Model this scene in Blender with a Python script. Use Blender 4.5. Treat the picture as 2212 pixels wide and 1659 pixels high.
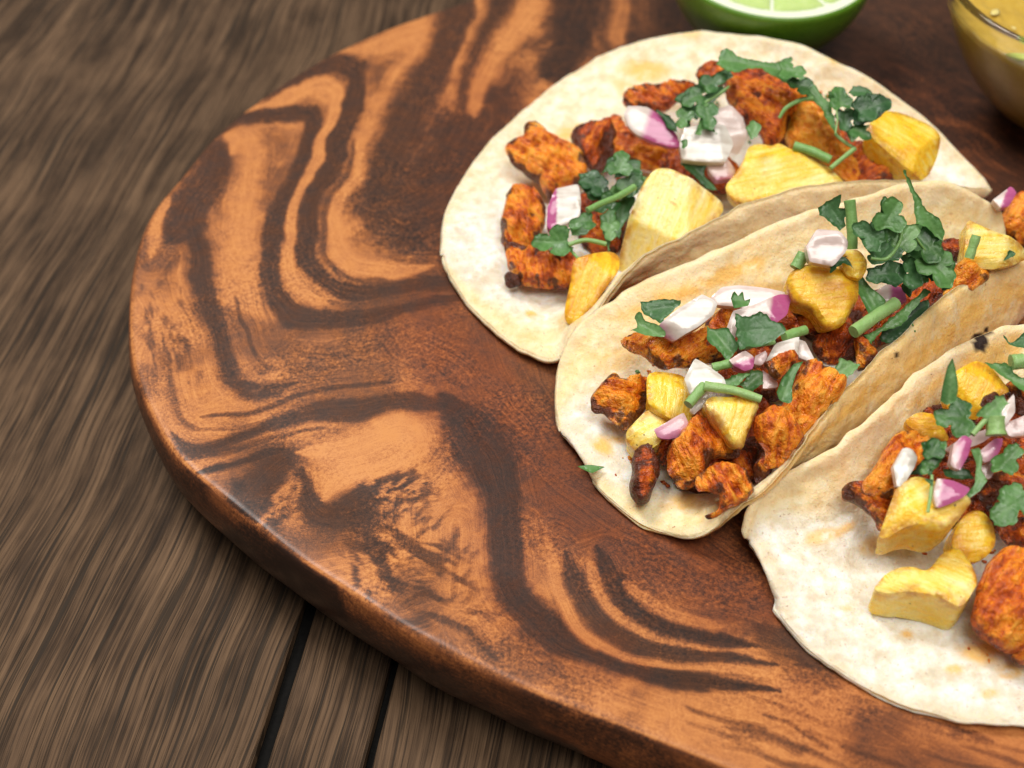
import bpy, math, random
import numpy as np
from mathutils import Vector, noise as mnoise
from mathutils.bvhtree import BVHTree
from mathutils.geometry import delaunay_2d_cdt

random.seed(7); rng = np.random.default_rng(11)
for o in list(bpy.data.objects): bpy.data.objects.remove(o)
scene = bpy.context.scene
COL = scene.collection
U = 0.01                                    # everything below is written in centimetres

# ------------------------------------------------------------------ camera
ELEV = math.radians(45); DIST = 33.0; FPX = 3072.0      # FPX: 50 mm lens on a 2212 px wide frame
CAM = np.array([0, -DIST*math.cos(ELEV), DIST*math.sin(ELEV)])
FW = np.array([0, math.cos(ELEV), -math.sin(ELEV)]); UP = np.array([0, math.sin(ELEV), math.cos(ELEV)]); RT = np.array([1., 0, 0])
cam = bpy.data.cameras.new('camera'); cam.lens = 50; cam.sensor_width = 36; cam.clip_start = 0.01; cam.clip_end = 20
cam_ob = bpy.data.objects.new('camera', cam); COL.objects.link(cam_ob)
cam_ob.location = CAM*U; cam_ob.rotation_euler = (math.pi/2-ELEV, 0, 0)
cam.dof.use_dof = True; cam.dof.focus_distance = 30.6*U; cam.dof.aperture_fstop = 14.0
scene.camera = cam_ob

# ------------------------------------------------------------------ light
world = bpy.data.worlds.new('World'); scene.world = world; world.use_nodes = True
world.node_tree.nodes['Background'].inputs[0].default_value = (1.0, 0.96, 0.91, 1)
world.node_tree.nodes['Background'].inputs[1].default_value = 0.17
def area(name, loc, target, sx, sy, power, col):
    l = bpy.data.lights.new(name, 'AREA'); l.shape = 'RECTANGLE'; l.size = sx*U; l.size_y = sy*U; l.energy = power; l.color = col
    o = bpy.data.objects.new(name, l); COL.objects.link(o); o.location = Vector(loc)*U
    o.rotation_euler = (Vector(target)-Vector(loc)).to_track_quat('-Z', 'Y').to_euler()
    return o
area('window_light', (-48, 52, 122), (3, 1, 0), 46, 46, 17.5, (1.0, 0.975, 0.94))
area('ceiling_light', (22, -48, 135), (2, 0, 0), 80, 80, 18.0, (1.0, 0.955, 0.90))
scene.view_settings.view_transform = 'Standard'; scene.view_settings.look = 'None'
scene.view_settings.exposure = -0.14; scene.view_settings.gamma = 1
scene.render.engine = 'CYCLES'
scene.render.resolution_x = 1024; scene.render.resolution_y = 768

# ------------------------------------------------------------------ maths helpers
def ray(px, py):
    return FW + RT*(px-1106)/FPX - UP*(py-829.5)/FPX
def un(px, py, z=0.0):
    d = ray(px, py); return CAM + d*((z-CAM[2])/d[2])
def toP(v):
    r = v-CAM; w = r@FW
    return np.stack([1106+FPX*(r@RT)/w, 829.5-FPX*(r@UP)/w], -1)
def smooth(a, b, x):
    t = np.clip((x-a)/(b-a+1e-9), 0, 1); return t*t*(3-2*t)
def _h(ix, iy, iz, s):
    n = (ix*374761393 + iy*668265263 + iz*1274126177 + s*974711) & 0xFFFFFFFF
    n = ((n ^ (n >> 13))*1274126177) & 0xFFFFFFFF
    n = n ^ (n >> 16)
    return (n & 0xFFFF)/65535.0
def vnoise(p, s=0):
    p = np.asarray(p, float); i = np.floor(p).astype(np.int64); f = p-i; f = f*f*f*(f*(f*6-15)+10)
    r = 0
    for a in (0, 1):
        wx = f[..., 0] if a else 1-f[..., 0]
        for b in (0, 1):
            wy = f[..., 1] if b else 1-f[..., 1]
            for c in (0, 1):
                wz = f[..., 2] if c else 1-f[..., 2]
                r = r + wx*wy*wz*_h(i[..., 0]+a, i[..., 1]+b, i[..., 2]+c, s)
    return r
def fbm(p, oct=3, s=0):
    r = 0; a = 0.5; t = 0; p = np.asarray(p, float)
    for k in range(oct):
        r = r+a*vnoise(p, s+k); t += a; a *= .5; p = p*2.03+3.1
    return r/t
def catmull(pts, n=24, closed=False):
    P = np.asarray(pts, float); m = len(P); out = []
    rngk = range(m) if closed else range(m-1)
    for k in rngk:
        if closed: p0, p1, p2, p3 = P[k-1], P[k], P[(k+1) % m], P[(k+2) % m]
        else: p0, p1, p2, p3 = P[max(k-1, 0)], P[k], P[k+1], P[min(k+2, m-1)]
        for t in np.linspace(0, 1, n, endpoint=False):
            out.append(.5*((2*p1)+(-p0+p2)*t+(2*p0-5*p1+4*p2-p3)*t*t+(-p0+3*p1-3*p2+p3)*t**3))
    if not closed: out.append(P[-1])
    return np.array(out)
def resample(c, n, closed=False):
    if closed: c = np.vstack([c, c[:1]])
    L = np.r_[0, np.cumsum(np.linalg.norm(np.diff(c, axis=0), axis=1))]
    s = np.linspace(0, L[-1], n+1)[:-1] if closed else np.linspace(0, L[-1], n)
    return np.stack([np.interp(s, L, c[:, k]) for k in range(c.shape[1])], 1)

# ------------------------------------------------------------------ object helpers
def mesh_obj(name, verts, faces, mat, parent=None, origin=None, attrs=None, smooth_sh=True, sharp=None):
    v = np.asarray(verts, float); o0 = np.zeros(3) if origin is None else np.asarray(origin, float)
    me = bpy.data.meshes.new(name)
    if isinstance(faces, np.ndarray):
        k = faces.shape[1]
        me.vertices.add(len(v)); me.vertices.foreach_set('co', ((v-o0)*U).astype(np.float32).ravel())
        me.loops.add(faces.size); me.loops.foreach_set('vertex_index', faces.astype(np.int32).ravel())
        me.polygons.add(len(faces)); me.polygons.foreach_set('loop_start', np.arange(0, faces.size, k, dtype=np.int32))
        me.update(calc_edges=True)
    else:
        me.from_pydata(((v-o0)*U).tolist(), [], faces); me.update()
    if attrs:
        for k, a in attrs.items():
            a = np.asarray(a, np.float32)
            if a.ndim == 1:
                at = me.attributes.new(k, 'FLOAT', 'POINT'); at.data.foreach_set('value', a)
            else:
                at = me.attributes.new(k, 'FLOAT_VECTOR', 'POINT'); at.data.foreach_set('vector', a.ravel())
    if smooth_sh:
        me.polygons.foreach_set('use_smooth', np.ones(len(me.polygons), bool))
        if sharp: me.set_sharp_from_angle(angle=math.radians(sharp))
    me.materials.append(mat)
    ob = bpy.data.objects.new(name, me); COL.objects.link(ob)
    if parent is not None:
        ob.parent = parent
        ob.location = (o0*U) - wloc(parent)
    else: ob.location = o0*U
    return ob
def wloc(p):
    v = np.zeros(3)
    while p is not None: v = v+np.array(p.location); p = p.parent
    return v
def tag(o, label=None, cat=None, group=None, kind=None):
    if label: o['label'] = label
    if cat: o['category'] = cat
    if group: o['group'] = group
    if kind: o['kind'] = kind
    return o
def empty(name, loc):
    o = bpy.data.objects.new(name, None); COL.objects.link(o); o.location = np.asarray(loc, float)*U; o.empty_display_size = .01
    return o
def tube(path, r, seg=10, cap=True):
    P = np.asarray(path, float); n = len(P); r = np.broadcast_to(np.asarray(r, float), (n,))
    T = np.gradient(P, axis=0); T /= np.linalg.norm(T, axis=1)[:, None]+1e-9
    ref = np.array([0, 0, 1.]) if abs(T[0][2]) < .8 else np.array([1., 0, 0])
    V = []
    for k in range(n):
        a = np.cross(T[k], ref); a /= np.linalg.norm(a); b = np.cross(T[k], a)
        for j in range(seg):
            t = 2*math.pi*j/seg; V.append(P[k]+r[k]*(a*math.cos(t)+b*math.sin(t)))
    F = [[k*seg+j, k*seg+(j+1) % seg, (k+1)*seg+(j+1) % seg, (k+1)*seg+j] for k in range(n-1) for j in range(seg)]
    if cap: F += [list(range(seg))[::-1], [(n-1)*seg+j for j in range(seg)]]
    return np.array(V), F
def lathe(prof, seg=96, c=(0, 0, 0)):
    V = []; F = []; n = len(prof)
    for r, z in prof:
        for j in range(seg):
            t = 2*math.pi*j/seg; V.append((c[0]+r*math.cos(t), c[1]+r*math.sin(t), c[2]+z))
    for k in range(n-1):
        for j in range(seg): F.append([k*seg+j, k*seg+(j+1) % seg, (k+1)*seg+(j+1) % seg, (k+1)*seg+j])
    return np.array(V), F

# ------------------------------------------------------------------ material helpers
class NT:
    def __init__(s, name):
        s.m = bpy.data.materials.new(name); s.m.use_nodes = True; s.t = s.m.node_tree; s.N = s.t.nodes; s.L = s.t.links
        s.b = s.N['Principled BSDF']; s.out = s.N['Material Output']
    def n(s, typ, ins=None, **kw):
        x = s.N.new(typ)
        for k, v in kw.items(): setattr(x, k, v)
        if ins:
            for k, v in ins.items(): s.set(x, k, v)
        return x
    def set(s, x, k, v):
        i = x.inputs[k]
        if isinstance(v, bpy.types.NodeSocket): s.L.new(v, i)
        elif isinstance(v, (tuple, list)) and len(v) == 3 and i.type == 'RGBA': i.default_value = (*v, 1)
        else: i.default_value = v
    def P(s, **kw):
        for k, v in kw.items(): s.set(s.b, k.replace('_', ' '), v)
    def attr(s, name, out='Fac'): return s.n('ShaderNodeAttribute', attribute_name=name).outputs[out]
    def obj(s, scale=100.0, rot=(0, 0, 0), stretch=(1, 1, 1), rnd=False):
        c = s.n('ShaderNodeTexCoord').outputs['Object']
        m = s.n('ShaderNodeMapping', {'Vector': c, 'Rotation': rot, 'Scale': (scale, scale, scale)})
        v = m.outputs[0]
        if rnd:
            r = s.n('ShaderNodeObjectInfo').outputs['Random']
            v = s.vm('ADD', v, s.n('ShaderNodeCombineXYZ', {'X': s.math('MULTIPLY', r, 57.), 'Y': s.math('MULTIPLY', r, 23.)}).outputs[0])
        if stretch != (1, 1, 1): v = s.vm('MULTIPLY', v, stretch)
        return v
    def vm(s, op, a, b):
        x = s.n('ShaderNodeVectorMath', operation=op); s.set(x, 0, a); s.set(x, 1, b); return x.outputs[0]
    def math(s, op, a, b=None, clamp=False):
        x = s.n('ShaderNodeMath', operation=op, use_clamp=clamp); s.set(x, 0, a)
        if b is not None: s.set(x, 1, b)
        return x.outputs[0]
    def noise(s, vec, scale, detail=3., rough=.55, dist=0., out='Fac'):
        return s.n('ShaderNodeTexNoise', {'Vector': vec, 'Scale': scale, 'Detail': detail, 'Roughness': rough, 'Distortion': dist}).outputs[out]
    def ss(s, x, a, b, lo=0., hi=1.):
        return s.n('ShaderNodeMapRange', {'Value': x, 'From Min': a, 'From Max': b, 'To Min': lo, 'To Max': hi}, interpolation_type='SMOOTHSTEP').outputs[0]
    def mix(s, f, a, b, mode='MIX'):
        x = s.n('ShaderNodeMix', data_type='RGBA', blend_type=mode); s.set(x, 0, f); s.set(x, 6, a); s.set(x, 7, b); return x.outputs[2]
    def ramp(s, f, stops):
        x = s.n('ShaderNodeValToRGB', {'Fac': f}); e = x.color_ramp.elements
        while len(e) < len(stops): e.new(.5)
        for k, (p, c) in enumerate(stops): e[k].position = p; e[k].color = (*c, 1)
        return x.outputs[0]
    def bump(s, h, strength=.3, dist=.01):
        return s.n('ShaderNodeBump', {'Height': h, 'Strength': strength, 'Distance': dist*U}).outputs[0]

def mat_table():
    t = NT('table_wood'); v = t.obj(rot=(0, 0, math.radians(9)), rnd=True)
    w = t.noise(v, .16, 1.); w2 = t.n('ShaderNodeCombineXYZ', {'X': t.math('MULTIPLY', w, .8)}).outputs[0]
    v = t.vm('ADD', v, w2)
    a = t.noise(t.vm('MULTIPLY', v, (3.0, .10, 1)), 1., 4., .6)
    b = t.noise(t.vm('MULTIPLY', v, (14, .12, 1)), 1., 4., .6)
    c = t.noise(t.vm('MULTIPLY', v, (9.5, .12, 1)), 1., 3., .5)
    c2 = t.noise(t.vm('MULTIPLY', v, (24., .26, 1)), 1., 3., .5)
    crack = t.math('MAXIMUM', t.ss(c, .585, .63), t.math('MULTIPLY', t.ss(c2, .575, .625), .85))
    f = t.noise(t.vm('MULTIPLY', v, (55, .6, 1)), 1., 3., .65)
    blo = t.noise(t.vm('MULTIPLY', v, (.9, .35, 1)), 1., 3., .6)
    k = t.math('ADD', t.math('ADD', t.math('MULTIPLY', a, .36), t.math('MULTIPLY', b, .34)), t.math('ADD', t.math('MULTIPLY', f, .30), t.math('MULTIPLY', t.math('SUBTRACT', blo, .5), .25)))
    col = t.ramp(k, [(.38, (.022, .014, .009)), (.46, (.052, .031, .018)), (.53, (.112, .067, .038)), (.66, (.19, .116, .065))])
    col = t.mix(t.math('MULTIPLY', crack, .82), col, (.024, .018, .013))
    t.P(Base_Color=col, Roughness=t.ss(b, .3, .7, .6, .75), Specular_IOR_Level=.12, Normal=t.bump(t.math('SUBTRACT', k, t.math('MULTIPLY', crack, .5)), .5, .06))
    return t.m
def mat_groove():
    t = NT('groove_black'); v = t.obj()
    t.P(Base_Color=t.mix(t.noise(v, 9., 3.), (.003, .003, .003), (.010, .009, .008)), Roughness=.9, Specular_IOR_Level=.1, Normal=t.bump(t.noise(v, 22.), .4, .03)); return t.m
def mat_board():
    t = NT('acacia_wood'); v = t.obj()
    fig = t.attr('fig'); red = t.attr('red'); flow = t.attr('flow')
    fv = t.n('ShaderNodeCombineXYZ', {'X': t.math('MULTIPLY', flow, 7.), 'Y': t.noise(v, .5, 2.), 'Z': 0.}).outputs[0]
    lines = t.noise(fv, 2.2, 5., .75)
    sp = t.noise(v, 13., 3., .7); blot = t.noise(v, 2.2, 4., .6); fine = t.noise(v, 38., 2., .6)
    spm = t.noise(v, .45, 2., .5)
    mid = t.math('MULTIPLY', t.math('SUBTRACT', sp, .5), t.ss(spm, .38, .62, .25, 1.3))
    k = t.math('ADD', fig, mid)
    k = t.math('ADD', k, t.math('MULTIPLY', t.math('SUBTRACT', lines, .5), .85))
    k = t.math('ADD', k, t.math('MULTIPLY', t.math('SUBTRACT', blot, .5), .42))
    k = t.math('ADD', k, t.math('MULTIPLY', t.math('SUBTRACT', fine, .5), .5))
    col = t.ramp(k, [(0., (.60, .255, .082)), (.22, (.46, .170, .052)), (.42, (.25, .088, .032)), (.64, (.095, .039, .020)), (.95, (.028, .016, .012))])
    col = t.mix(t.math('MULTIPLY', red, .8), col, t.ramp(k, [(0., (.42, .12, .035)), (.4, (.22, .058, .022)), (.75, (.075, .026, .015)), (1., (.035, .017, .012))]))
    t.P(Base_Color=col, Roughness=t.ss(blot, .3, .7, .30, .44), Specular_IOR_Level=.24, Normal=t.bump(t.math('ADD', t.math('MULTIPLY', sp, .6), lines), .16, .02), Coat_Weight=.06, Coat_Roughness=.2)
    return t.m
def mat_tortilla():
    t = NT('corn_tortilla'); v = t.obj(rnd=True)
    oil = t.attr('oil'); warm = t.attr('warm'); edge = t.attr('rim'); burn = t.attr('burn')
    n1 = t.noise(v, 1.5, 3., .55); n2 = t.noise(v, 5., 3., .6); n3 = t.noise(v, 18., 2., .6)
    n4 = t.noise(v, 3.2, 3., .6); k = t.math('ADD', t.math('MULTIPLY', n1, .35), t.math('ADD', t.math('MULTIPLY', n2, .25), t.math('MULTIPLY', n4, .4)))
    base = t.ramp(k, [(.39, (.67, .58, .43)), (.48, (.77, .71, .58)), (.57, (.87, .84, .77))])
    base = t.mix(t.math('MULTIPLY', warm, .85), base, t.ramp(k, [(.36, (.86, .57, .21)), (.48, (.91, .68, .31)), (.60, (.94, .78, .45))]))
    base = t.mix(t.math('MULTIPLY', edge, .5), base, (.76, .60, .38))
    on = t.math('MULTIPLY', oil, t.ss(t.noise(v, 2.6, 4., .65), .26, .52), True)
    base = t.mix(t.math('MULTIPLY', on, .95), base, (.86, .50, .11))
    brn = t.ss(t.noise(v, 2.1, 4., .62), .66, .74)
    base = t.mix(t.math('MULTIPLY', brn, .25), base, (.60, .34, .11))
    spk = t.ss(t.noise(v, 10., 2., .5), .735, .76)
    base = t.mix(t.math('MULTIPLY', spk, .7), base, (.30, .12, .03))
    pore = t.ss(t.noise(v, 14., 2., .5), .66, .71)
    base = t.mix(t.math('MULTIPLY', pore, .4), base, (.40, .20, .07))
    base = t.mix(burn, base, (.025, .012, .008))
    h = t.math('ADD', t.math('MULTIPLY', n2, .7), t.math('ADD', t.math('MULTIPLY', n3, .4), t.math('MULTIPLY', n4, 1.1)))
    t.P(Base_Color=base, Roughness=.62, Specular_IOR_Level=.3, Subsurface_Weight=.5, Subsurface_Radius=(1, .62, .3), Subsurface_Scale=.28*U,
        Normal=t.bump(h, .6, .08))
    return t.m
def mat_chicken():
    t = NT('grilled_chicken'); v = t.attr('loc', 'Vector'); ch = t.attr('char'); tone = t.attr('tone')
    r = t.n('ShaderNodeObjectInfo').outputs['Random']
    v = t.vm('ADD', v, t.n('ShaderNodeCombineXYZ', {'X': t.math('MULTIPLY', r, 91.), 'Z': t.math('MULTIPLY', r, 37.)}).outputs[0])
    n1 = t.noise(v, 1.5, 4., .6, .3); fib = t.noise(t.vm('MULTIPLY', v, (1.3, 9., 6.)), 1., 4., .6, .3); n2 = t.noise(v, 7., 3., .6)
    k = t.math('ADD', t.math('ADD', t.math('MULTIPLY', n1, .55), t.math('MULTIPLY', fib, .46)), t.math('MULTIPLY', t.math('SUBTRACT', tone, .5), .34))
    k = t.math('ADD', k, t.math('MULTIPLY', t.math('SUBTRACT', n2, .5), .30))
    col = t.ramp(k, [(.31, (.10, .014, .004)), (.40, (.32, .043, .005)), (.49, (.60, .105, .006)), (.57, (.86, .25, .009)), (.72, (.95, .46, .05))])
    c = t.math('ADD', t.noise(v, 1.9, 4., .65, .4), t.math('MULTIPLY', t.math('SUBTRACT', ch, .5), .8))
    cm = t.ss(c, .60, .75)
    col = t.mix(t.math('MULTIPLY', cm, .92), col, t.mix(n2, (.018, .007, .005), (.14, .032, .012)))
    pep = t.ss(t.noise(v, 9., 2., .5), .70, .74)
    col = t.mix(t.math('MULTIPLY', pep, .75), col, (.03, .012, .008))
    h = t.math('ADD', t.math('MULTIPLY', fib, .9), t.math('ADD', t.math('MULTIPLY', n2, .7), t.math('MULTIPLY', t.noise(v, 22., 2.), .35)))
    t.P(Base_Color=col, Roughness=t.ss(n2, .3, .7, .2, .42), Specular_IOR_Level=.45, Coat_Weight=.06, Coat_Roughness=.12, Subsurface_Weight=.08, Subsurface_Radius=(1, .4, .15), Subsurface_Scale=.2*U,
        Normal=t.bump(h, 1., .12))
    return t.m
def mat_pineapple():
    t = NT('grilled_pineapple'); v = t.attr('loc', 'Vector'); tone = t.attr('tone'); edge = t.attr('edge')
    r = t.n('ShaderNodeObjectInfo').outputs['Random']
    v = t.vm('ADD', v, t.n('ShaderNodeCombineXYZ', {'X': t.math('MULTIPLY', r, 71.), 'Y': t.math('MULTIPLY', r, 17.)}).outputs[0])
    n1 = t.noise(v, 1.3, 4., .6, .4); fib = t.noise(t.vm('MULTIPLY', v, (1.1, 8., 4.)), 1., 5., .65, .3); n2 = t.noise(v, 8., 3., .6)
    k = t.math('ADD', t.math('ADD', t.math('MULTIPLY', n1, .55), t.math('MULTIPLY', fib, .72)), t.math('MULTIPLY', t.math('SUBTRACT', tone, .62), .6))
    col = t.ramp(k, [(.22, (.96, .82, .44)), (.42, (.96, .73, .18)), (.56, (.95, .59, .03)), (.72, (.86, .42, .015)), (.9, (.55, .21, .02))])
    bn = t.math('MULTIPLY', edge, t.ss(t.noise(v, 2.3, 4., .65), .42, .60))
    col = t.mix(t.math('MULTIPLY', bn, .9, True), col, t.mix(n2, (.36, .11, .012), (.66, .28, .03)))
    sauce = t.ss(t.noise(v, 2.7, 5., .7, .6), .59, .70)
    col = t.mix(t.math('MULTIPLY', sauce, .5), col, (.55, .20, .018))
    pep = t.ss(t.noise(v, 7., 2., .5), .725, .75)
    col = t.mix(t.math('MULTIPLY', pep, .8), col, (.12, .04, .012))
    h = t.math('ADD', t.math('MULTIPLY', fib, 1.), t.math('MULTIPLY', n2, .8))
    t.P(Base_Color=col, Roughness=t.ss(n2, .3, .7, .12, .38), Specular_IOR_Level=.6, Subsurface_Weight=.45, Subsurface_Radius=(1, .82, .45), Subsurface_Scale=.35*U, Normal=t.bump(h, .5, .08))
    return t.m
def mat_onion():
    t = NT('red_onion'); v = t.attr('loc', 'Vector'); tone = t.attr('tone'); pal = t.attr('pal')
    st = t.noise(t.vm('MULTIPLY', v, (1., 7., 3.)), 1., 3., .6); n = t.noise(v, 2., 3.)
    lay = t.noise(t.vm('MULTIPLY', v, (.4, 5.5, .4)), 1., 1.); white = t.mix(t.ss(t.math('ADD', t.math('MULTIPLY', n, .5), t.math('MULTIPLY', lay, .5)), .35, .65), (.56, .50, .42), (.84, .82, .76)); white = t.mix(t.math('MULTIPLY', pal, .8), white, (.72, .47, .47))
    pur = t.mix(st, (.34, .045, .17), (.58, .16, .33))
    f = t.math('ADD', tone, t.math('MULTIPLY', t.math('SUBTRACT', st, .5), .35), True)
    col = t.mix(t.ss(f, .1, .9), white, pur)
    t.P(Base_Color=col, Roughness=.16, Specular_IOR_Level=.6, Subsurface_Weight=.3, Subsurface_Radius=(1, .8, .75), Subsurface_Scale=.25*U, Normal=t.bump(t.math('ADD', st, n), .2, .04))
    return t.m
def mat_leaf(name, dark, light, vein):
    t = NT(name); v = t.attr('loc', 'Vector'); ve = t.attr('vein')
    r = t.n('ShaderNodeObjectInfo').outputs['Random']
    v = t.vm('ADD', v, t.n('ShaderNodeCombineXYZ', {'X': t.math('MULTIPLY', r, 71.)}).outputs[0])
    n = t.noise(v, 2.2, 4., .6); n2 = t.noise(v, 12., 3., .6)
    k = t.math('ADD', t.math('MULTIPLY', n, .8), t.math('ADD', t.math('MULTIPLY', n2, .25), t.math('MULTIPLY', t.math('SUBTRACT', r, .5), .35)))
    col = t.mix(t.ss(k, .3, .75), dark, light)
    col = t.mix(t.math('MULTIPLY', ve, .22), col, vein)
    t.P(Base_Color=col, Roughness=t.ss(n2, .3, .7, .30, .45), Specular_IOR_Level=.6, Normal=t.bump(t.math('ADD', t.math('MULTIPLY', n2, .6), t.math('MULTIPLY', ve, -.5)), .45, .03))
    tr = t.n('ShaderNodeBsdfTranslucent', {'Color': t.mix(.5, col, (.12, .30, .03))}); mx = t.n('ShaderNodeMixShader', {0: .28})
    t.L.new(t.b.outputs[0], mx.inputs[1]); t.L.new(tr.outputs[0], mx.inputs[2]); t.L.new(mx.outputs[0], t.out.inputs['Surface'])
    return t.m
def mat_stem():
    t = NT('cilantro_stem'); v = t.obj(rnd=True); r = t.n('ShaderNodeObjectInfo').outputs['Random']
    n = t.noise(v, 7., 4., .7)
    col = t.mix(n, t.mix(r, (.12, .28, .06), (.22, .40, .11)), t.mix(r, (.24, .44, .14), (.40, .56, .24)))
    t.P(Base_Color=col, Roughness=.38, Subsurface_Weight=.2, Subsurface_Radius=(.5, 1, .3), Subsurface_Scale=.15*U, Normal=t.bump(n, .6, .05)); return t.m
def mat_simple(name, col, rough=.5, col2=None, scale=6., sss=0., spec=.5, bump=.2):
    t = NT(name); v = t.obj(); n = t.noise(v, scale, 4., .6)
    t.P(Base_Color=t.mix(n, col, col2 or col), Roughness=rough, Specular_IOR_Level=spec, Normal=t.bump(n, bump, .03))
    if sss: t.P(Subsurface_Weight=sss, Subsurface_Scale=.3*U, Subsurface_Radius=(1, .9, .5))
    return t.m
def mat_glass():
    t = NT('bowl_glass'); t.P(Base_Color=(.97, .985, .975), Roughness=.02, IOR=1.47, Transmission_Weight=1.0); return t.m
M = dict(table=mat_table(), groove=mat_groove(), board=mat_board(), tort=mat_tortilla(), chicken=mat_chicken(), pine=mat_pineapple(), onion=mat_onion(),
         leaf=mat_leaf('cilantro_leaf', (.038, .13, .03), (.14, .33, .085), (.22, .40, .13)),
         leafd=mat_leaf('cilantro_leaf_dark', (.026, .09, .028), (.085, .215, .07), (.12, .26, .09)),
         leafl=mat_leaf('cilantro_leaf_pale', (.075, .215, .055), (.20, .40, .13), (.34, .52, .22)),
         stem=mat_stem(), glass=mat_glass(),
         rind=mat_simple('lime_rind', (.045, .15, .008), .32, (.15, .30, .02), 9., .1, .5, .6),
         pith=mat_simple('lime_pith', (.74, .80, .58), .5, (.80, .84, .68), 6., .3),
         pulp=mat_simple('lime_pulp', (.42, .60, .16), .2, (.62, .74, .33), 5., .5, .6, .5),
         nub=mat_simple('lime_stem_scar', (.09, .05, .015), .7, (.32, .25, .08), 9.),
         salsa=mat_simple('green_salsa', (.46, .28, .03), .18, (.62, .42, .08), 3., .35, .5, .7),
         bit=mat_simple('salsa_bit', (.70, .55, .16), .3, (.80, .68, .28), 6., .3),
         gbit=mat_simple('salsa_green_bit', (.42, .50, .06), .3, (.55, .62, .14), 6., .3),
         thread=mat_simple('chilli_thread', (.30, .05, .01), .4, (.42, .10, .02), 20.))

# ------------------------------------------------------------------ table (planks with black grooves between)
TZ = -2.85; GA = math.radians(-9)          # grain direction in plan
gd = np.array([math.sin(-GA), math.cos(GA)]); gx = np.array([gd[1], -gd[0]])
table = empty('table_top', (0, 0, TZ)); tag(table, kind='structure')
def plank(a0, a1, name='plank', m='table', z=TZ):
    n = 14; P = []
    for s in np.linspace(-60, 60, n):
        for a in (a0, a0+.05, a1-.05, a1):
            dz = -.05 if a in (a0, a1) else 0
            q = gx*a+gd*s; P.append((q[0], q[1], z+dz))
    F = [[k*4+j, k*4+j+1, k*4+j+5, k*4+j+4] for k in range(n-1) for j in range(3)]
    nb = len(P)
    for s in (-60, 60):
        for a in (a0, a1): q = gx*a+gd*s; P.append((q[0], q[1], z-1.5))
    F += [[k*4+4, k*4, nb, nb+2] if False else [0, nb, nb+2, (n-1)*4], [3, (n-1)*4+3, nb+3, nb+1]]
    q = gx*(a0+a1)/2
    return mesh_obj(name, P, F, M[m], table, origin=(q[0], q[1], z), smooth_sh=False)
def acoord(px, py): return float(un(px, py, TZ)[:2]@gx)
g1a, g1b = acoord(588, 1510), acoord(622, 1510); g2a, g2b = acoord(808, 1560), acoord(828, 1560)
plank(-70, g1a); plank(g1b, g2a); plank(g2b, g2b+9.5); plank(g2b+9.75, 70)
for a, b in ((g1a, g1b), (g2a, g2b), (g2b+9.5, g2b+9.75)): plank(a-.02, b+.02, 'groove', 'groove', TZ-.3)

# ------------------------------------------------------------------ wooden board
BO = [(278, 690), (284, 600), (303, 515), (335, 448), (387, 387), (465, 293), (560, 215), (690, 130), (840, 60), (1000, 4)]
BO2 = [(1535, 1645), (1462, 1617), (1323, 1562), (1184, 1510), (1080, 1465), (941, 1395), (855, 1347), (768, 1288), (640, 1205), (520, 1107), (451, 1051), (382, 989), (330, 905), (292, 815), (280, 745)]
w = [un(*p)[:2] for p in BO] + [np.array(p) for p in ((3, 20.3), (9, 22.3), (16, 22), (22, 18.5), (25.5, 12), (25.8, 4), (23, -4), (18.5, -10), (12.5, -12.6), (7.5, -11.6))] + [un(*p)[:2] for p in BO2]
NB, MB = 1400, 250
ol = resample(catmull(w, 20, True), NB, True)
k_ = np.arange(NB)
for _ in range(30): ol = .5*ol+.25*(np.roll(ol, 1, 0)+np.roll(ol, -1, 0))
tan = np.roll(ol, -1, 0)-np.roll(ol, 1, 0); tan /= np.linalg.norm(tan, axis=1)[:, None]
onrm = np.stack([-tan[:, 1], tan[:, 0]], 1)
cen = np.array([5.0, 4.0])
if np.mean(np.sum(onrm*(ol-cen), 1)) < 0: onrm = -onrm
rim_in = ol-onrm*.17
rows = []
ts = np.linspace(0.02, 1, MB)
for t in ts:
    q = cen+(rim_in-cen)*t
    d = (1-t)*np.linalg.norm(rim_in-cen, axis=1)
    z = -.10*smooth(.1, 2.2, d)
    rows.append(np.c_[q, z])
prof = [(-.10, -.008), (-.045, -.03), (-.005, -.075), (.025, -.15), (.05, -.30), (.065, -.52), (.065, -.80), (.04, -1.10), (-.02, -1.4), (-.12, -1.7), (-.27, -2.0), (-.48, -2.28), (-.76, -2.52), (-1.15, -2.72), (-1.7, -2.835)]
wob = (fbm(np.c_[ol*.35, np.zeros(NB)], 2, 5)-.5)
for off, z in prof: rows.append(np.c_[ol+onrm*(off+wob[:, None]*.3*(z < -.3)), np.full(NB, z)])
BV = np.vstack(rows); nr = len(rows)
ii = np.arange(NB); jj = np.arange(nr-1)
A = (jj[:, None]*NB+ii[None]); Bq = (jj[:, None]*NB+(ii[None]+1) % NB)
BF = np.stack([A, Bq, Bq+NB, A+NB], -1).reshape(-1, 4)
isside = np.repeat(np.arange(nr) >= MB+2, NB)
PP = toP(BV)
warp = np.stack([fbm(np.c_[BV[:, :2]*.6, np.zeros(len(BV))], 3, 21)-.5, fbm(np.c_[BV[:, :2]*.6, np.zeros(len(BV))], 3, 31)-.5], 1)*34
PP = PP+warp
fig = .18+.32*smooth(.45, .75, fbm(np.c_[BV[:, :2]*.55+warp*.02, np.zeros(len(BV))], 3, 91)); red = np.zeros(len(BV)); flow = np.full(len(BV), 9.)
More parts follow.
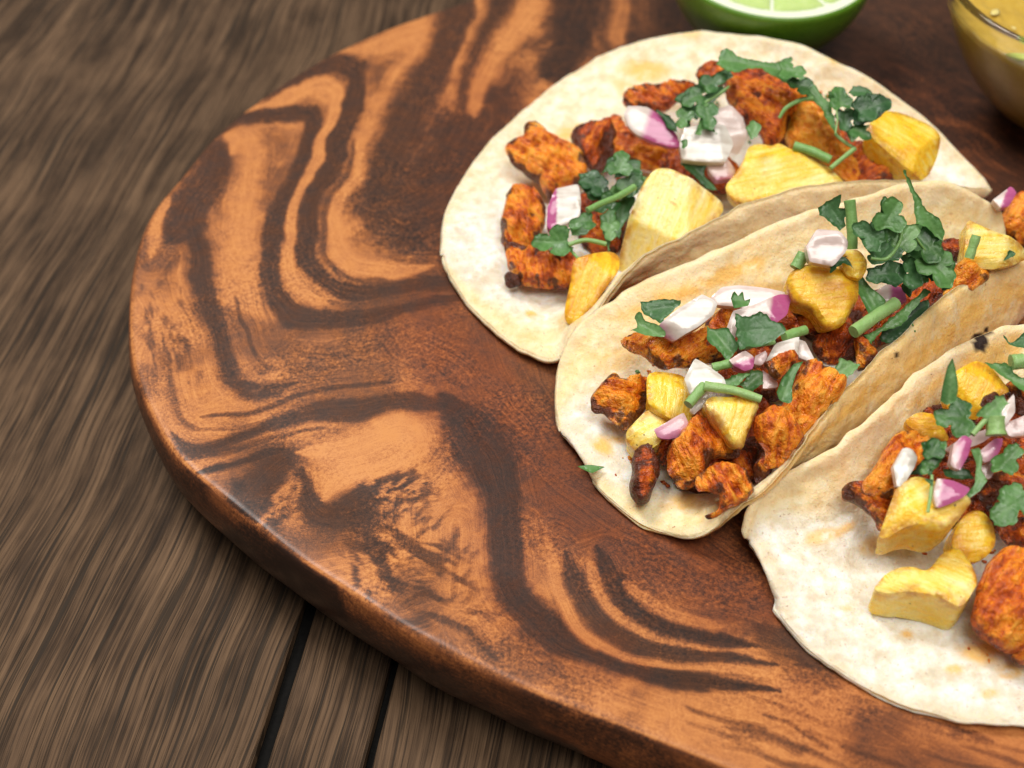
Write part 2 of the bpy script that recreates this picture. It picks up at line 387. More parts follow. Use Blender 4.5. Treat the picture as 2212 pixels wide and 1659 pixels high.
# broad tone of the timber: dark heart on the right, paler sapwood on the left
DARKS = []
def stroke(field, pts, wid, val, a=1., soft=.6, mask=None, fl=True, rough=.5, taper=True, halo=True):
    """paint one streak of the figure; pts along the streak, wid its width, val its tone"""
    P = catmull(pts, 8); W = np.interp(np.linspace(0, 1, len(P)), np.linspace(0, 1, len(np.atleast_1d(wid))), np.atleast_1d(wid)) if np.ndim(wid) else np.full(len(P), float(wid))
    tt = np.linspace(0, 1, len(P))
    if taper: W = W*np.clip(.15+np.minimum(tt, 1-tt)/.16, 0, 1)
    lo = P.min(0)-W.max()*2-20; hi = P.max(0)+W.max()*2+20
    s = np.where(np.all((PP > lo) & (PP < hi), 1) & (mask if mask is not None else True))[0]
    if not len(s): return
    q = PP[s]; best = np.full(len(s), 1e9); fr = np.full(len(s), 1e9); sg = np.zeros(len(s))
    for k in range(len(P)-1):
        a0, b0 = P[k], P[k+1]; d = b0-a0; t = np.clip(((q-a0)@d)/(d@d+1e-9), 0, 1)
        e = q-(a0+t[:, None]*d); dist = np.linalg.norm(e, axis=1); ww = W[k]+(W[k+1]-W[k])*t
        r = dist/(ww*.5+.5); u = r < best; best[u] = r[u]; fr[u] = dist[u]; sg[u] = np.sign(d[0]*e[u, 1]-d[1]*e[u, 0])
    nz = NZ[s]
    best = best+rough*nz
    pos = (sg > 0)*1.
    if halo and val > .6 and fl:
        h = .40*a*(1-smooth(.6, 2.1, best)); field[s] = np.maximum(field[s], field[s]*(1-h)+.62*h)
    al = a*(1-smooth(1-soft, 1+soft*(.45+.9*pos), best))
    field[s] = field[s]*(1-al)+val*al
    if fl: flow[s] = np.minimum(flow[s], fr/90)
NZ = (fbm(np.c_[BV[:, :2]*1.5, np.ones(len(BV))], 3, 77)-.5)*.7+(fbm(np.c_[BV[:, :2]*7., np.ones(len(BV))], 2, 78)-.5)*.75
ns = ~isside
def MOT(c, rx, ry, ang, fr, dirn, thr, val):
    """irregular mottling of the figure inside an oval area"""
    q = PP-np.array(c); a = math.radians(ang); e = np.hypot((q[:, 0]*math.cos(a)+q[:, 1]*math.sin(a))/rx, (-q[:, 0]*math.sin(a)+q[:, 1]*math.cos(a))/ry)
    s = np.where((e < 1.4) & ns)[0]; b = math.radians(dirn); u = q[s, 0]*math.cos(b)+q[s, 1]*math.sin(b); v = -q[s, 0]*math.sin(b)+q[s, 1]*math.cos(b)
    n = fbm(np.c_[u*fr[0], v*fr[1], np.full(len(s), c[0]*.01)], 4, 7)
    al = .85*(1-smooth(.55, 1.3, e[s]+.5*NZ[s]))*smooth(thr, thr+.13, n)
    fig[s] = fig[s]*(1-al)+val*al
S = lambda *a, **k: stroke(fig, *a, mask=ns, **k)
R_ = lambda *a, **k: stroke(red, *a, mask=ns, fl=False, **k)
# broad masses
S([(1560, -60), (1800, 60), (2000, 150), (2230, 330)], 620, .86, .9, .5, taper=False, halo=False)
S([(1000, 330), (1090, 520), (1060, 700), (1120, 860), (1250, 1010), (1420, 1120), (1620, 1230)], [200, 330, 260, 250, 330, 330, 260], .63, .9, .5, taper=False, halo=False)
S([(880, 440), (950, 400), (1000, 330), (1060, 240)], [230, 230, 180, 140], .78, .9, .5, taper=False, halo=False)
S([(900, 720), (1000, 760), (1080, 840)], 150, .52, .7, .7, taper=False, halo=False)
R_([(930, 640), (1000, 760), (1060, 880), (1160, 1010), (1330, 1120), (1520, 1230), (1700, 1330)], [200, 260, 240, 240, 230, 200, 180], .9, 1., .7)
R_([(1060, 200), (1040, 420), (1060, 600)], 240, .5, 1., .7); R_([(1850, 200), (2100, 330), (2230, 420)], 300, .6, 1., .6)
R_([(1700, 1500), (1950, 1600), (2230, 1650)], 170, .45, 1., .7)
# top edge
S([(680, 140), (770, 108), (860, 78), (950, 55)], [30, 50, 60, 70], .13, .9)
S([(560, 205), (640, 165), (720, 143), (780, 165)], [26, 40, 52, 60], .77, .97)
S([(790, 140), (775, 190), (755, 245), (735, 300), (713, 355), (690, 410), (673, 473), (664, 535), (676, 588), (708, 617), (760, 627), (830, 620), (935, 615), (1010, 612)], [55, 58, 56, 50, 46, 42, 40, 42, 44, 40, 42, 46, 60, 60], .77, .97, .35)
S([(940, 40), (915, 110), (880, 190), (846, 245), (806, 305), (772, 369), (747, 421), (731, 473), (726, 525), (748, 562), (795, 578), (865, 578), (940, 570)], [120, 95, 70, 56, 46, 38, 36, 38, 40, 42, 40, 40, 30], .13, .9, .5)
S([(775, 300), (748, 360), (724, 425), (706, 475), (700, 530), (718, 578), (770, 600), (850, 600)], [14, 14, 14, 13, 12, 14, 16, 18], .62, .8)
S([(1020, -20), (990, 40), (960, 130), (900, 240), (850, 330), (815, 400), (808, 445)], [70, 80, 70, 90, 80, 62, 40], .77, .9, .5)
S([(1046, -20), (1041, 40), (1018, 102), (985, 160)], [20, 22, 20, 12], .10, .9)
S([(1110, -20), (1075, 60), (1040, 140), (1010, 230)], [70, 60, 50, 40], .85, .85)
S([(1190, -20), (1100, 90), (1050, 180), (1030, 250)], [60, 58, 50, 30], .12, .9)
S([(1260, -20), (1235, 50), (1225, 110), (1180, 170)], [100, 95, 80, 60], .9, .9)
S([(1345, -20), (1340, 40), (1330, 80)], 40, .25, .8); S([(1390, -20), (1390, 60)], 50, .55, .7)
# the two nested dark bands with the pale line between
S([(470, 290), (520, 260), (590, 238), (655, 238), (680, 262), (670, 318), (642, 385), (610, 451), (594, 520), (588, 590), (594, 645), (622, 683), (671, 694), (741, 686), (827, 668), (914, 652), (1000, 650)], [20, 40, 44, 40, 40, 38, 36, 36, 38, 40, 40, 42, 40, 40, 46, 56, 56], .77, .98, .32)
S([(515, 246), (560, 224), (607, 207), (677, 184), (716, 200), (722, 243), (694, 314), (655, 399), (635, 480), (626, 545), (631, 608), (648, 642), (676, 660), (700, 657)], [8, 12, 22, 36, 30, 24, 21, 20, 20, 22, 26, 30, 28, 12], .13, .97, .35)
S([(700, 657), (760, 655), (850, 640), (940, 636)], [16, 18, 22, 20], .55, .7)
# left dark arm and its tail
S([(478, 310), (462, 350), (440, 400), (415, 450), (395, 485), (352, 525)], [60, 84, 96, 96, 70, 30], .77, .97, .4)
S([(495, 290), (512, 300), (500, 330)], [14, 20, 10], .13, .9); S([(372, 420), (355, 455), (335, 500), (318, 560)], [14, 26, 26, 18], .13, .95)
S([(415, 480), (428, 545), (448, 620), (466, 694), (479, 763), (498, 808), (534, 838), (592, 846), (650, 838)], [80, 54, 44, 40, 40, 40, 36, 30, 16], .80, .9, .5)
S([(540, 285), (548, 350), (535, 450), (530, 550)], [50, 70, 70, 60], .13, .85, .7)
S([(508, 640), (527, 704), (548, 763), (585, 800)], [6, 9, 8, 5], .7, .8); S([(560, 600), (572, 680), (600, 735)], 6, .5, .6)
S([(352, 760), (370, 850), (400, 905), (440, 930)], [20, 22, 18, 8], .6, .7, .8)
# lower-left bands
S([(372, 930), (399, 958), (434, 971), (486, 961), (555, 935), (625, 910), (694, 892), (763, 885), (840, 872), (930, 872), (990, 885)], [20, 26, 24, 24, 24, 28, 34, 44, 44, 46, 60], .77, .96, .4)
S([(440, 900), (520, 893), (600, 880), (680, 855), (760, 838), (850, 828)], [7, 9, 9, 9, 8, 6], .72, .8); S([(430, 930), (520, 925), (640, 893)], 6, .55, .7)
S([(400, 985), (500, 975), (600, 950), (700, 925)], [8, 10, 9, 6], .66, .7)
S([(428, 1018), (515, 996), (575, 983), (622, 977)], [12, 15, 15, 10], .86, .9)
S([(630, 995), (585, 1020), (540, 1070), (530, 1110)], [30, 80, 100, 70], .80, .9, .7)
S([(652, 1010), (660, 1070), (690, 1110), (745, 1115), (800, 1095)], [24, 50, 62, 66, 50], .77, .95, .45)
MOT((815, 1068), 125, 58, -22, (.035, .11), -38, .40, .88)
S([(700, 1112), (750, 1085), (800, 1060)], [40, 50, 30], .77, .85, .7)
S([(648, 1030), (615, 1060), (580, 1090), (572, 1140)], [6, 14, 16, 14], .22, .8); S([(650, 1040), (628, 1090)], 8, .15, .9)
S([(635, 985), (720, 970), (850, 930), (900, 960), (850, 1000), (740, 1030), (690, 1080)], [20, 70, 90, 80, 40, 60, 20], .0, .9, .5)
S([(600, 1150), (700, 1170), (800, 1150)], [50, 60, 40], .62, .7, .8)
MOT((880, 1230), 210, 110, 35, (.016, .05), 20, .50, .72)      # mottled sapwood
MOT((930, 1180), 170, 90, 50, (.02, .06), -55, .56, .62)
MOT((800, 1240), 80, 70, 40, (.02, .06), 65, .50, .78)
MOT((560, 1080), 90, 60, 40, (.03, .09), -50, .45, .85)
MOT((640, 800), 150, 60, -5, (.012, .06), -6, .52, .5)
MOT((360, 700), 70, 200, 0, (.016, .045), 80, .52, .6)
MOT((1100, 560), 150, 260, 0, (.012, .04), 70, .5, .5)
S([(985, 1120), (988, 1200), (978, 1290)], [5, 9, 5], .6, .6, 1.)
S([(865, 1310), (900, 1290), (935, 1280)], [10, 30, 16], .7, .75, .9, rough=1.); S([(1000, 1350), (1035, 1395), (1070, 1430)], [8, 22, 14], .72, .8, .9, rough=1.)
# lower-right fan
S([(960, 850), (1010, 920), (1065, 1010), (1098, 1100), (1096, 1190), (1108, 1274), (1150, 1330), (1219, 1382), (1323, 1432), (1427, 1460), (1535, 1474), (1680, 1490)], [120, 130, 110, 82, 72, 76, 84, 70, 44, 42, 44, 30], .86, .95, .4)
R_([(1080, 1000), (1098, 1150), (1120, 1300), (1230, 1390), (1400, 1450)], 150, .55, 1., .8)
S([(1138, 1130), (1140, 1200), (1150, 1250)], [6, 9, 5], .25, .8)
S([(1186, 1150), (1190, 1200), (1206, 1256), (1232, 1319), (1271, 1371), (1330, 1407), (1427, 1431), (1560, 1445), (1720, 1470)], [14, 26, 30, 30, 28, 24, 18, 18, 16], .13, .93, .45)
S([(1220, 1190), (1238, 1240), (1273, 1295), (1323, 1354), (1392, 1389), (1462, 1407), (1540, 1416), (1680, 1440)], [26, 36, 38, 40, 44, 40, 30, 24], .77, .94, .45)
S([(1270, 1205), (1284, 1238), (1312, 1293), (1358, 1338), (1427, 1375), (1535, 1397), (1650, 1410)], [14, 22, 24, 22, 18, 18, 14], .14, .9, .5)
S([(1290, 1180), (1330, 1250), (1378, 1308), (1445, 1350), (1535, 1376), (1640, 1395)], [34, 44, 44, 38, 34, 26], .88, .92, .45)
S([(1350, 1250), (1380, 1278), (1430, 1310), (1500, 1336), (1580, 1350)], [10, 26, 28, 26, 16], .2, .85, .5)
S([(1650, 1350), (1720, 1400), (1790, 1430), (1850, 1440)], [50, 80, 84, 40], .78, .85, .7, rough=.6)
for k in range(24):
    x = 1450+rng.random()*780; y = 1490+rng.random()*170-(x < 1600)*0
    S([(x, y), (x+70, y+22), (x+150+80*rng.random(), y+50+22*rng.random())], [5, 12], .45+.3*rng.random(), .6, 1., rough=1.)
for k in range(14):
    x = 1560+rng.random()*260; y = 1290+rng.random()*150
    S([(x, y), (x+90, y+28)], [5, 8], .3+.5*rng.random(), .6, .9)
for k in range(16):                                        # faint streaks at the far right
    x = 1880+rng.random()*300; y = 90+rng.random()*280
    S([(x, y), (x+70, y+20), (x+150, y+70)], [6, 16, 6], .45+.2*rng.random(), .6, .9, fl=False)
# edge of the board: own figure, plus undercut shade painted into the tone
sd = isside
fig[sd] = .40+.35*smooth(.42, .62, fbm(np.c_[BV[sd][:, :2]*.5, BV[sd][:, 2]*1.4], 3, 17)); red[sd] = .45
SS = lambda *a, **k: stroke(fig, *a, mask=sd, fl=False, **k)
SS([(300, 900), (340, 985), (380, 1030)], 26, .7, .9); SS([(390, 1070), (450, 1100), (500, 1150)], 24, .55, .7)
SS([(470, 1160), (560, 1190), (620, 1225), (680, 1285), (740, 1330)], [60, 100, 110, 90, 50], .97, 1., .4)
SS([(440, 1130), (560, 1230), (700, 1330), (830, 1410), (960, 1480), (1100, 1560), (1250, 1640)], [50, 60, 60, 60, 56, 56, 60], .9, .95, .5)  # dark lower band: shade of the undercut painted into the wood tone
SS([(1000, 1460), (1060, 1510), (1120, 1530)], 40, .6, .7); SS([(1180, 1560), (1260, 1590), (1350, 1620)], 34, .7, .8); SS([(1400, 1630), (1500, 1680)], 50, .6, .7)
SS([(330, 480), (380, 400), (440, 330)], 30, .9, .9)
flow[sd] = (BV[sd][:, 2]*1.5+fbm(BV[sd]*.5, 2, 3))*.7
board = mesh_obj('wooden_board', BV, BF, M['board'], attrs={'fig': fig, 'red': red, 'flow': flow})
tag(board, 'round-edged acacia serving board with swirling dark and orange grain under the tacos', 'serving board')

# ------------------------------------------------------------------ tortillas
STAINS = {}
def px3(lst): return [un(*p) for p in lst]
def px3w(lst): return [un(x, y, z if z < 1 else 1+(z-1)*.72) for x, y, z in lst]     # low walls leaning back
def tortilla(key, back, front, spine, label, stains, warm_b=.0, warm_f=.9, bump=.05, burns=(), wall_oil=0.):
    NU, NV = 190, 120
    cur = []
    ax = spine[-1][:2]-spine[0][:2]; ax = ax/np.linalg.norm(ax); s0 = spine[0][:2]@ax; Lx = spine[-1][:2]@ax-s0
    th = np.linspace(0, math.pi, NU); uu = (1-np.cos(th))/2
    for c in (back, spine, front):
        c = catmull(c, 30); a = (c[:, :2]@ax-s0)/Lx
        a = np.maximum.accumulate(a+np.arange(len(a))*1e-7); a = (a-a[0])/(a[-1]-a[0])
        cur.append(np.stack([np.interp(uu, a, c[:, k]) for k in range(3)], 1))
    B, Sp, Fr = cur
    nrm2 = np.array([ax[1], -ax[0]]); n3 = np.array([nrm2[0], nrm2[1], 0]); bulge = .5
    for q, sd_ in ((B, 1), (Fr, 2)):                      # slightly ragged rim
        n = fbm(np.c_[np.linspace(0, 26, NU), np.full(NU, sd_), np.zeros(NU)], 3, 40+sd_)-.5
        dirv = q-Sp; dirv /= np.linalg.norm(dirv, axis=1)[:, None]+1e-6
        q += dirv*(n*.22)[:, None]*np.sin(th)[:, None]
    vv = np.linspace(-1, 1, NV)
    G = np.zeros((NU, NV, 3))
    for j, v in enumerate(vv):
        E = B if v < 0 else Fr; t = abs(v)
        if v < 0:
            C = Sp+(E-Sp)*np.array([.62, .62, .04])
            G[:, j] = (1-t)**2*Sp+2*t*(1-t)*C+t*t*E
        else:                                              # near wall: bulges forward from the fold, then rises
            dn = (E-Sp)[:, :2]@nrm2; hz = np.clip(E[:, 2]-Sp[:, 2], 0, 3)
            w0 = (bulge*np.clip(hz/1.6, 0, 1))
            c1 = Sp+n3*np.maximum(.55*dn, w0)[:, None]
            c2 = E+n3*np.where(dn < w0*1.4, .75*np.maximum(w0*1.1-dn, 0), 0)[:, None]; c2 = c2-(E-Sp)*np.array([.25, .25, 0])*np.clip(dn-w0, 0, 1)[:, None]; c2[:, 2] = E[:, 2]-.55*hz
            G[:, j] = (1-t)**3*Sp+3*t*(1-t)**2*c1+3*t*t*(1-t)*c2+t**3*E
    Gf = G.reshape(-1, 3)
    du = np.gradient(G, axis=0); dv = np.gradient(G, axis=1); N = np.cross(du, dv); N /= np.linalg.norm(N, axis=2)[..., None]+1e-9
    if N[NU//2, NV//2, 2] < 0: N = -N
    N[0] = N[1]; N[-1] = N[-2]
    mid = fbm(Gf*1.1, 3, 51).reshape(NU, NV)-.5; fin = fbm(Gf*4.5, 2, 61).reshape(NU, NV)-.5
    lum = fbm(Gf*2.6, 2, 66).reshape(NU, NV)-.5
    G = G+N*(mid*.18+lum*.09+fin*bump)[..., None]
    a = np.abs(vv)[None]*np.ones((NU, 1)); chord = np.minimum(np.linalg.norm(B-Sp, axis=1), 9)[:, None]
    rimd = np.minimum((1-np.abs(vv))[None]*np.where(vv[None] < 0, np.linalg.norm(B-Sp, axis=1)[:, None], np.linalg.norm(Fr-Sp, axis=1)[:, None]),
                      np.minimum(uu, 1-uu)[:, None]*Lx)
    TH = .21
    th_r = TH*np.sqrt(np.clip(1-(1-np.clip(rimd/.12, 0, 1))**2, 0.02, 1))
    top = G; bot = G-N*(TH*.5+th_r*.5+0*TH)[..., None]
    top = G-N*(TH*.5-th_r*.5)[..., None]
    V = np.vstack([top.reshape(-1, 3), bot.reshape(-1, 3)]); nn = NU*NV
    V[:nn, 2] = np.maximum(V[:nn, 2], .07); V[nn:, 2] = np.maximum(V[nn:, 2], -.092)
    F = []
    i = np.arange(NU-1)[:, None]; j = np.arange(NV-1)[None]
    a0 = (i*NV+j); q = np.stack([a0, a0+1, a0+NV+1, a0+NV], -1).reshape(-1, 4)
    q2 = q[:, ::-1]+nn
    e = []
    for k in range(NU-1):
        for jj_ in (0, NV-1): e.append([k*NV+jj_, (k+1)*NV+jj_, (k+1)*NV+jj_+nn, k*NV+jj_+nn])
    F = np.vstack([q, q2, np.array(e)])
    Pp = toP(V); oil = np.zeros(len(V)); burn = np.zeros(len(V))
    istop = np.arange(len(V)) < nn
    for (x, y, rx, ry, s, ang, side) in stains:
        c, s_ = math.cos(math.radians(ang)), math.sin(math.radians(ang)); d = Pp-np.array([x, y])
        r = np.hypot((d[:, 0]*c+d[:, 1]*s_)/rx, (-d[:, 0]*s_+d[:, 1]*c)/ry)
        r = r+(fbm(V*1.6, 3, 71)-.5)*1.1
        m = istop if side == 'in' else ~istop
        oil = np.maximum(oil, s*(1-smooth(.4, 1.1, r))*m)
    if wall_oil:                                           # greasy, griddled outside of the near wall
        oil[nn:] = np.maximum(oil[nn:], wall_oil*(np.where(vv[None] > 0, smooth(.2, .6, a), 0)).ravel())
    for (x, y, r0, side) in burns:
        r = np.linalg.norm(Pp-np.array([x, y]), axis=1)/r0+(fbm(V*5, 2, 75)-.5)*.7
        burn = np.maximum(burn, (1-smooth(.8, 1.0, r))*(istop if side == 'in' else ~istop))
    wv = np.where(vv[None] < 0, warm_b*smooth(.35, .8, a), warm_f*smooth(.25, .7, a))  # yellower walls: griddled tone plus light coming through, put into the colour
    warm = np.r_[wv.ravel(), np.clip(wv.ravel()+.1, 0, 1)]
    rim = np.tile((1-smooth(.1, .5, rimd+ (fbm(Gf*1.3, 2, 81).reshape(NU, NV)-.5)*.5)).ravel(), 2)
    o = np.array([Sp[NU//2][0], Sp[NU//2][1], -.1])
    ob = mesh_obj('tortilla', V, F, M['tort'], origin=o, attrs={'oil': oil, 'warm': warm, 'rim': rim, 'burn': burn})
    tag(ob, label, 'tortilla', 'folded corn tortillas of the three tacos')
    return ob, (V, F)
T1 = tortilla('t1',
  px3([(955, 545, .3), (962, 455, .35), (1000, 380, .4), (1050, 312, .45), (1120, 242, .5), (1200, 177, .7), (1290, 122, 1.0), (1390, 84, 1.5), (1480, 66, 1.9), (1560, 66, 2.1), (1660, 80, 2.2), (1760, 110, 2.2), (1850, 152, 2.0), (1930, 202, 1.7), (1990, 247, 1.4), (2045, 300, 1.1), (2095, 352, .8), (2135, 405, .6)]),
  px3w([(955, 545, .3), (972, 590, .25), (1005, 645, .2), (1050, 695, .2), (1100, 738, .2), (1150, 765, .25), (1205, 772, .4), (1240, 705, .9), (1285, 660, 1.3), (1340, 582, 1.9), (1410, 530, 2.3), (1500, 487, 2.6), (1600, 442, 2.8), (1750, 403, 2.9), (1900, 383, 2.8), (2010, 388, 2.3), (2090, 400, 1.4), (2135, 405, .6)]),
  [un(955, 545, .3)]+[np.array(p) for p in ((.6, 3.7, .2), (4, 3.5, .2), (7, 4.1, .2), (10, 5.4, .2))]+[un(2135, 405, .6)],
  'white-faced tortilla of the back taco, lying open to the left beside the lime',
  [(1390, 150, 60, 28, .9, 0, 'in'), (1350, 190, 50, 22, .7, 30, 'in'), (1240, 290, 60, 26, .9, -25, 'in'), (1400, 235, 60, 22, .7, -10, 'in'), (1500, 75, 60, 10, .5, 0, 'in'), (1145, 677, 16, 8, 1., 0, 'in'), (1225, 690, 40, 16, .5, 0, 'in'), (1800, 130, 16, 12, .9, 0, 'in')], .45, .8, wall_oil=.1)
T2 = tortilla('t2',
  px3([(1212, 925, .3), (1200, 870, .35), (1203, 800, .5), (1215, 757, .7), (1238, 713, .95), (1278, 673, 1.2), (1330, 640, 1.5), (1400, 602, 1.8), (1500, 562, 2.1), (1600, 520, 2.3), (1680, 482, 2.4), (1760, 455, 2.5), (1830, 432, 2.55), (1930, 410, 2.65), (1990, 393, 2.7), (2050, 398, 2.6), (2110, 420, 2.3), (2150, 445, 1.9), (2172, 468, 1.6), (2170, 505, 1.1), (2168, 545, .7)])+[np.array((13, 3.9, .4))],
  px3w([(1212, 925, .3), (1230, 970, .15), (1255, 1008, .1), (1300, 1062, .1), (1370, 1120, .1), (1430, 1148, .12), (1487, 1160, .3), (1540, 1138, .65), (1580, 1100, 1.0), (1636, 1057, 1.4), (1668, 1013, 1.7), (1709, 967, 2.0), (1745, 918, 2.2), (1809, 845, 2.5), (1876, 776, 2.6), (1955, 712, 2.7), (2005, 664, 2.7), (2063, 617, 2.7), (2121, 582, 2.6), (2212, 547, 2.4)])+[np.array((12.6, 3.0, 1.4)), np.array((13, 3.9, .4))],
  [un(1212, 925, .3)]+[np.array(p) for p in ((2.8, -2.4, .2), (4.5, -2.9, .2), (6, -2.7, .2), (7.3, -1.95, .2), (8.5, -1.1, .2), (10, .3, .2), (11.7, 1.9, .22), (13, 3.9, .4))],
  'yellowish tortilla of the middle taco, both walls folded up around its filling',
  [(1300, 965, 34, 26, .9, 35, 'in'), (1335, 950, 40, 12, .8, 10, 'in'), (1330, 780, 50, 30, .6, -30, 'in'), (1490, 1080, 70, 22, .8, -8, 'in'), (1500, 620, 190, 22, .9, -22, 'in'), (1400, 840, 60, 40, .4, 0, 'in'), (1560, 690, 200, 60, .8, -20, 'in'),
   (1840, 880, 160, 18, .9, -42, 'out'), (2050, 720, 160, 26, .9, -40, 'out'), (1990, 760, 120, 14, .8, -40, 'out'), (2170, 640, 80, 40, .8, -30, 'out'), (1700, 1030, 60, 12, .5, -40, 'out')], .95, .95, burns=((2116, 738, 19, 'out'), (2131, 714, 7, 'out'), (1938, 768, 6, 'out'), (1385, 607, 5, 'out')), wall_oil=.5)
T3 = tortilla('t3',
  px3([(1622, 1165, .5), (1625, 1125, .8), (1640, 1078, 1.05), (1684, 1036, 1.3), (1742, 1004, 1.5), (1806, 966, 1.7), (1859, 926, 1.85), (1917, 874, 1.95), (1975, 820, 2.05), (2019, 786, 2.1), (2063, 755, 2.15), (2130, 725, 2.2), (2212, 700, 2.25)])+[np.array(p) for p in ((12.9, -.1, 2.2), (14.4, 0, 1.8), (15.7, -.8, 1.1), (16.4, -2.2, .5))],
  px3([(1622, 1165, .5), (1627, 1205, .35), (1642, 1255, .2), (1680, 1322, .12), (1730, 1385, .1), (1800, 1440, .1), (1870, 1482, .1), (1950, 1520, .12), (2040, 1546, .15), (2130, 1556, .2), (2212, 1559, .25)])+[np.array(p) for p in ((11.2, -9.2, .3), (13.2, -8.4, .4), (15, -6.8, .5), (16.2, -4.4, .5), (16.4, -2.2, .5))],
  [un(1622, 1165, .5)]+[np.array(p) for p in ((6.6, -5.5, .2), (8.5, -5.2, .2), (11, -4.5, .2), (14, -3.4, .22), (16.4, -2.2, .5))],
  'pale tortilla of the front taco, its near half lying flat at the lower right',
  [(1790, 1155, 60, 18, .7, -15, 'in'), (1830, 1140, 30, 14, .8, -30, 'in'), (1955, 1370, 20, 14, 1., 0, 'in'), (2110, 1410, 60, 26, .9, 10, 'in'), (2060, 1445, 22, 14, .8, 0, 'in'), (2180, 1450, 30, 16, .9, 0, 'in'), (2135, 1500, 26, 14, .8, 0, 'in'), (1900, 1180, 50, 30, .6, 0, 'in'), (1830, 1315, 20, 10, .6, 0, 'in'), (2090, 1410, 6, 8, 1., 0, 'in'), (1960, 930, 110, 14, .8, -42, 'in'), (2140, 780, 120, 50, .9, -35, 'in'), (2000, 850, 90, 20, .8, -42, 'in')], .85, .0, burns=((2116, 742, 20, 'in'), (2133, 716, 7, 'in')))

# surface the filling rests on
allV = []; allF = []; off = 0
for _, (V, F) in (T1, T2, T3):
    allV.append(V); allF.append(F+off); off += len(V)
gp = np.array([(-40, -40, -.08), (40, -40, -.08), (40, 40, -.08), (-40, 40, -.08)]); allV.append(gp); allF.append(np.array([[0, 1, 2, 3]])+off)
BVH = BVHTree.FromPolygons(np.vstack(allV).tolist(), np.vstack(allF).tolist())
def hit(px, py):
    d = ray(px, py); d = d/np.linalg.norm(d)
    h = BVH.ray_cast(Vector(CAM), Vector(d))[0]
    return np.array(h), d
# ------------------------------------------------------------------ shapes traced from outlines, given real thickness
ORG = {1: (1200, 0), 2: (2040, 0), 3: (1200, 400), 4: (2040, 400), 5: (1500, 930), 6: (2040, 930), 7: (2040, 1500), 8: (1700, 700)}
def K(c, pts):
    o = np.array(ORG[c], float); return (o+np.asarray(pts, float)*(840/2212))*.768036
def frame(n, yaw=0.):
    n = n/np.linalg.norm(n); ex = np.cross((0, 1., 0), n); ex /= np.linalg.norm(ex); ey = np.cross(n, ex)
    return n, ex, ey
def inside(p, poly):
    x, y = p[:, 0][:, None], p[:, 1][:, None]; a = poly; b = np.roll(poly, -1, 0)
    c = ((a[:, 1] > y) != (b[:, 1] > y)) & (x < (b[:, 0]-a[:, 0])*(y-a[:, 1])/(b[:, 1]-a[:, 1]+1e-12)+a[:, 0])
    return np.sum(c, 1) % 2 == 1
def bdist(p, poly):
    a = poly; b = np.roll(poly, -1, 0); d = b-a; L = np.sum(d*d, 1)+1e-12
    t = np.clip(np.sum((p[:, None]-a[None])*d[None], 2)/L, 0, 1)
    return np.min(np.linalg.norm(p[:, None]-(a[None]+t[..., None]*d[None]), axis=2), 1)
def locate(Pp, lift, tilt, roll):
    """put a traced outline on a tilted plane lift cm above whatever lies below it"""
    c = (Pp.min(0)+Pp.max(0))/2*.4+Pp.mean(0)*.6; h, d = hit(*c)
    anchor = h-d*(lift/abs(d[2]))
    n, ex, ey = frame(np.array([math.sin(math.radians(roll)), -math.sin(math.radians(tilt)), math.cos(math.radians(tilt))]))
    P2 = []
    for p in Pp:
        r = ray(*p); t = ((anchor-CAM)@n)/(r@n); q = CAM+r*t-anchor; P2.append((q@ex, q@ey))
    return np.array(P2), anchor, (n, ex, ey)
def cover(poly, h, jit=.25):
    nb = max(12, int(np.sum(np.linalg.norm(np.diff(np.vstack([poly, poly[:1]]), axis=0), axis=1))/h))
    bd = resample(poly, nb, True)
    lo, hi = poly.min(0), poly.max(0)
    gx_, gy_ = np.meshgrid(np.arange(lo[0], hi[0]+h, h), np.arange(lo[1], hi[1]+h, h*.87)); gx_[1::2] += h/2
    g = np.c_[gx_.ravel(), gy_.ravel()]; g = g+(rng.random(g.shape)-.5)*h*jit
    g = g[inside(g, bd)]
    if len(g): g = g[bdist(g, bd) > h*.55]
    pts = np.vstack([bd, g]) if len(g) else bd
    r = delaunay_2d_cdt([Vector(p) for p in pts], [(k, (k+1) % nb) for k in range(nb)], [], 1, 1e-6)
    v = np.array([tuple(p) for p in r[0]]); f = np.array([t for t in r[2] if len(t) == 3])
    # keep outline first
    return v, f, bd
def rough_outline(P2, amp, freq, seed, step=.06, teeth=0.):
    n = max(16, int(np.sum(np.linalg.norm(np.diff(np.vstack([P2, P2[:1]]), axis=0), axis=1))/step))
    b = resample(P2, n, True)
    if amp > 0 or teeth:
        t = np.roll(b, -1, 0)-np.roll(b, 1, 0); t /= np.linalg.norm(t, axis=1)[:, None]+1e-9; nn = np.stack([t[:, 1], -t[:, 0]], 1)
        a = (fbm(np.c_[b*freq, np.full(n, seed*3.3)], 3, seed)-.5)*2*amp
        if teeth: a = a+teeth*(((np.arange(n)*step/.17) % 1)-.5)*(.4+1.2*fbm(np.c_[b*1.5, np.full(n, seed+.0)], 2, seed+2))
        b = b+nn*a[:, None]
    return b
def roundpoly(P2, k=2):
    for _ in range(k):
        a = P2; b = np.roll(P2, -1, 0); P2 = np.stack([a*.8+b*.2, a*.2+b*.8], 1).reshape(-1, 2)
    return P2
def grow(P2, k): return P2.mean(0)+(P2-P2.mean(0))*k
def signed_area(p): return .5*np.sum(p[:, 0]*np.roll(p[:, 1], -1)-np.roll(p[:, 0], -1)*p[:, 1])
cnt = [0]
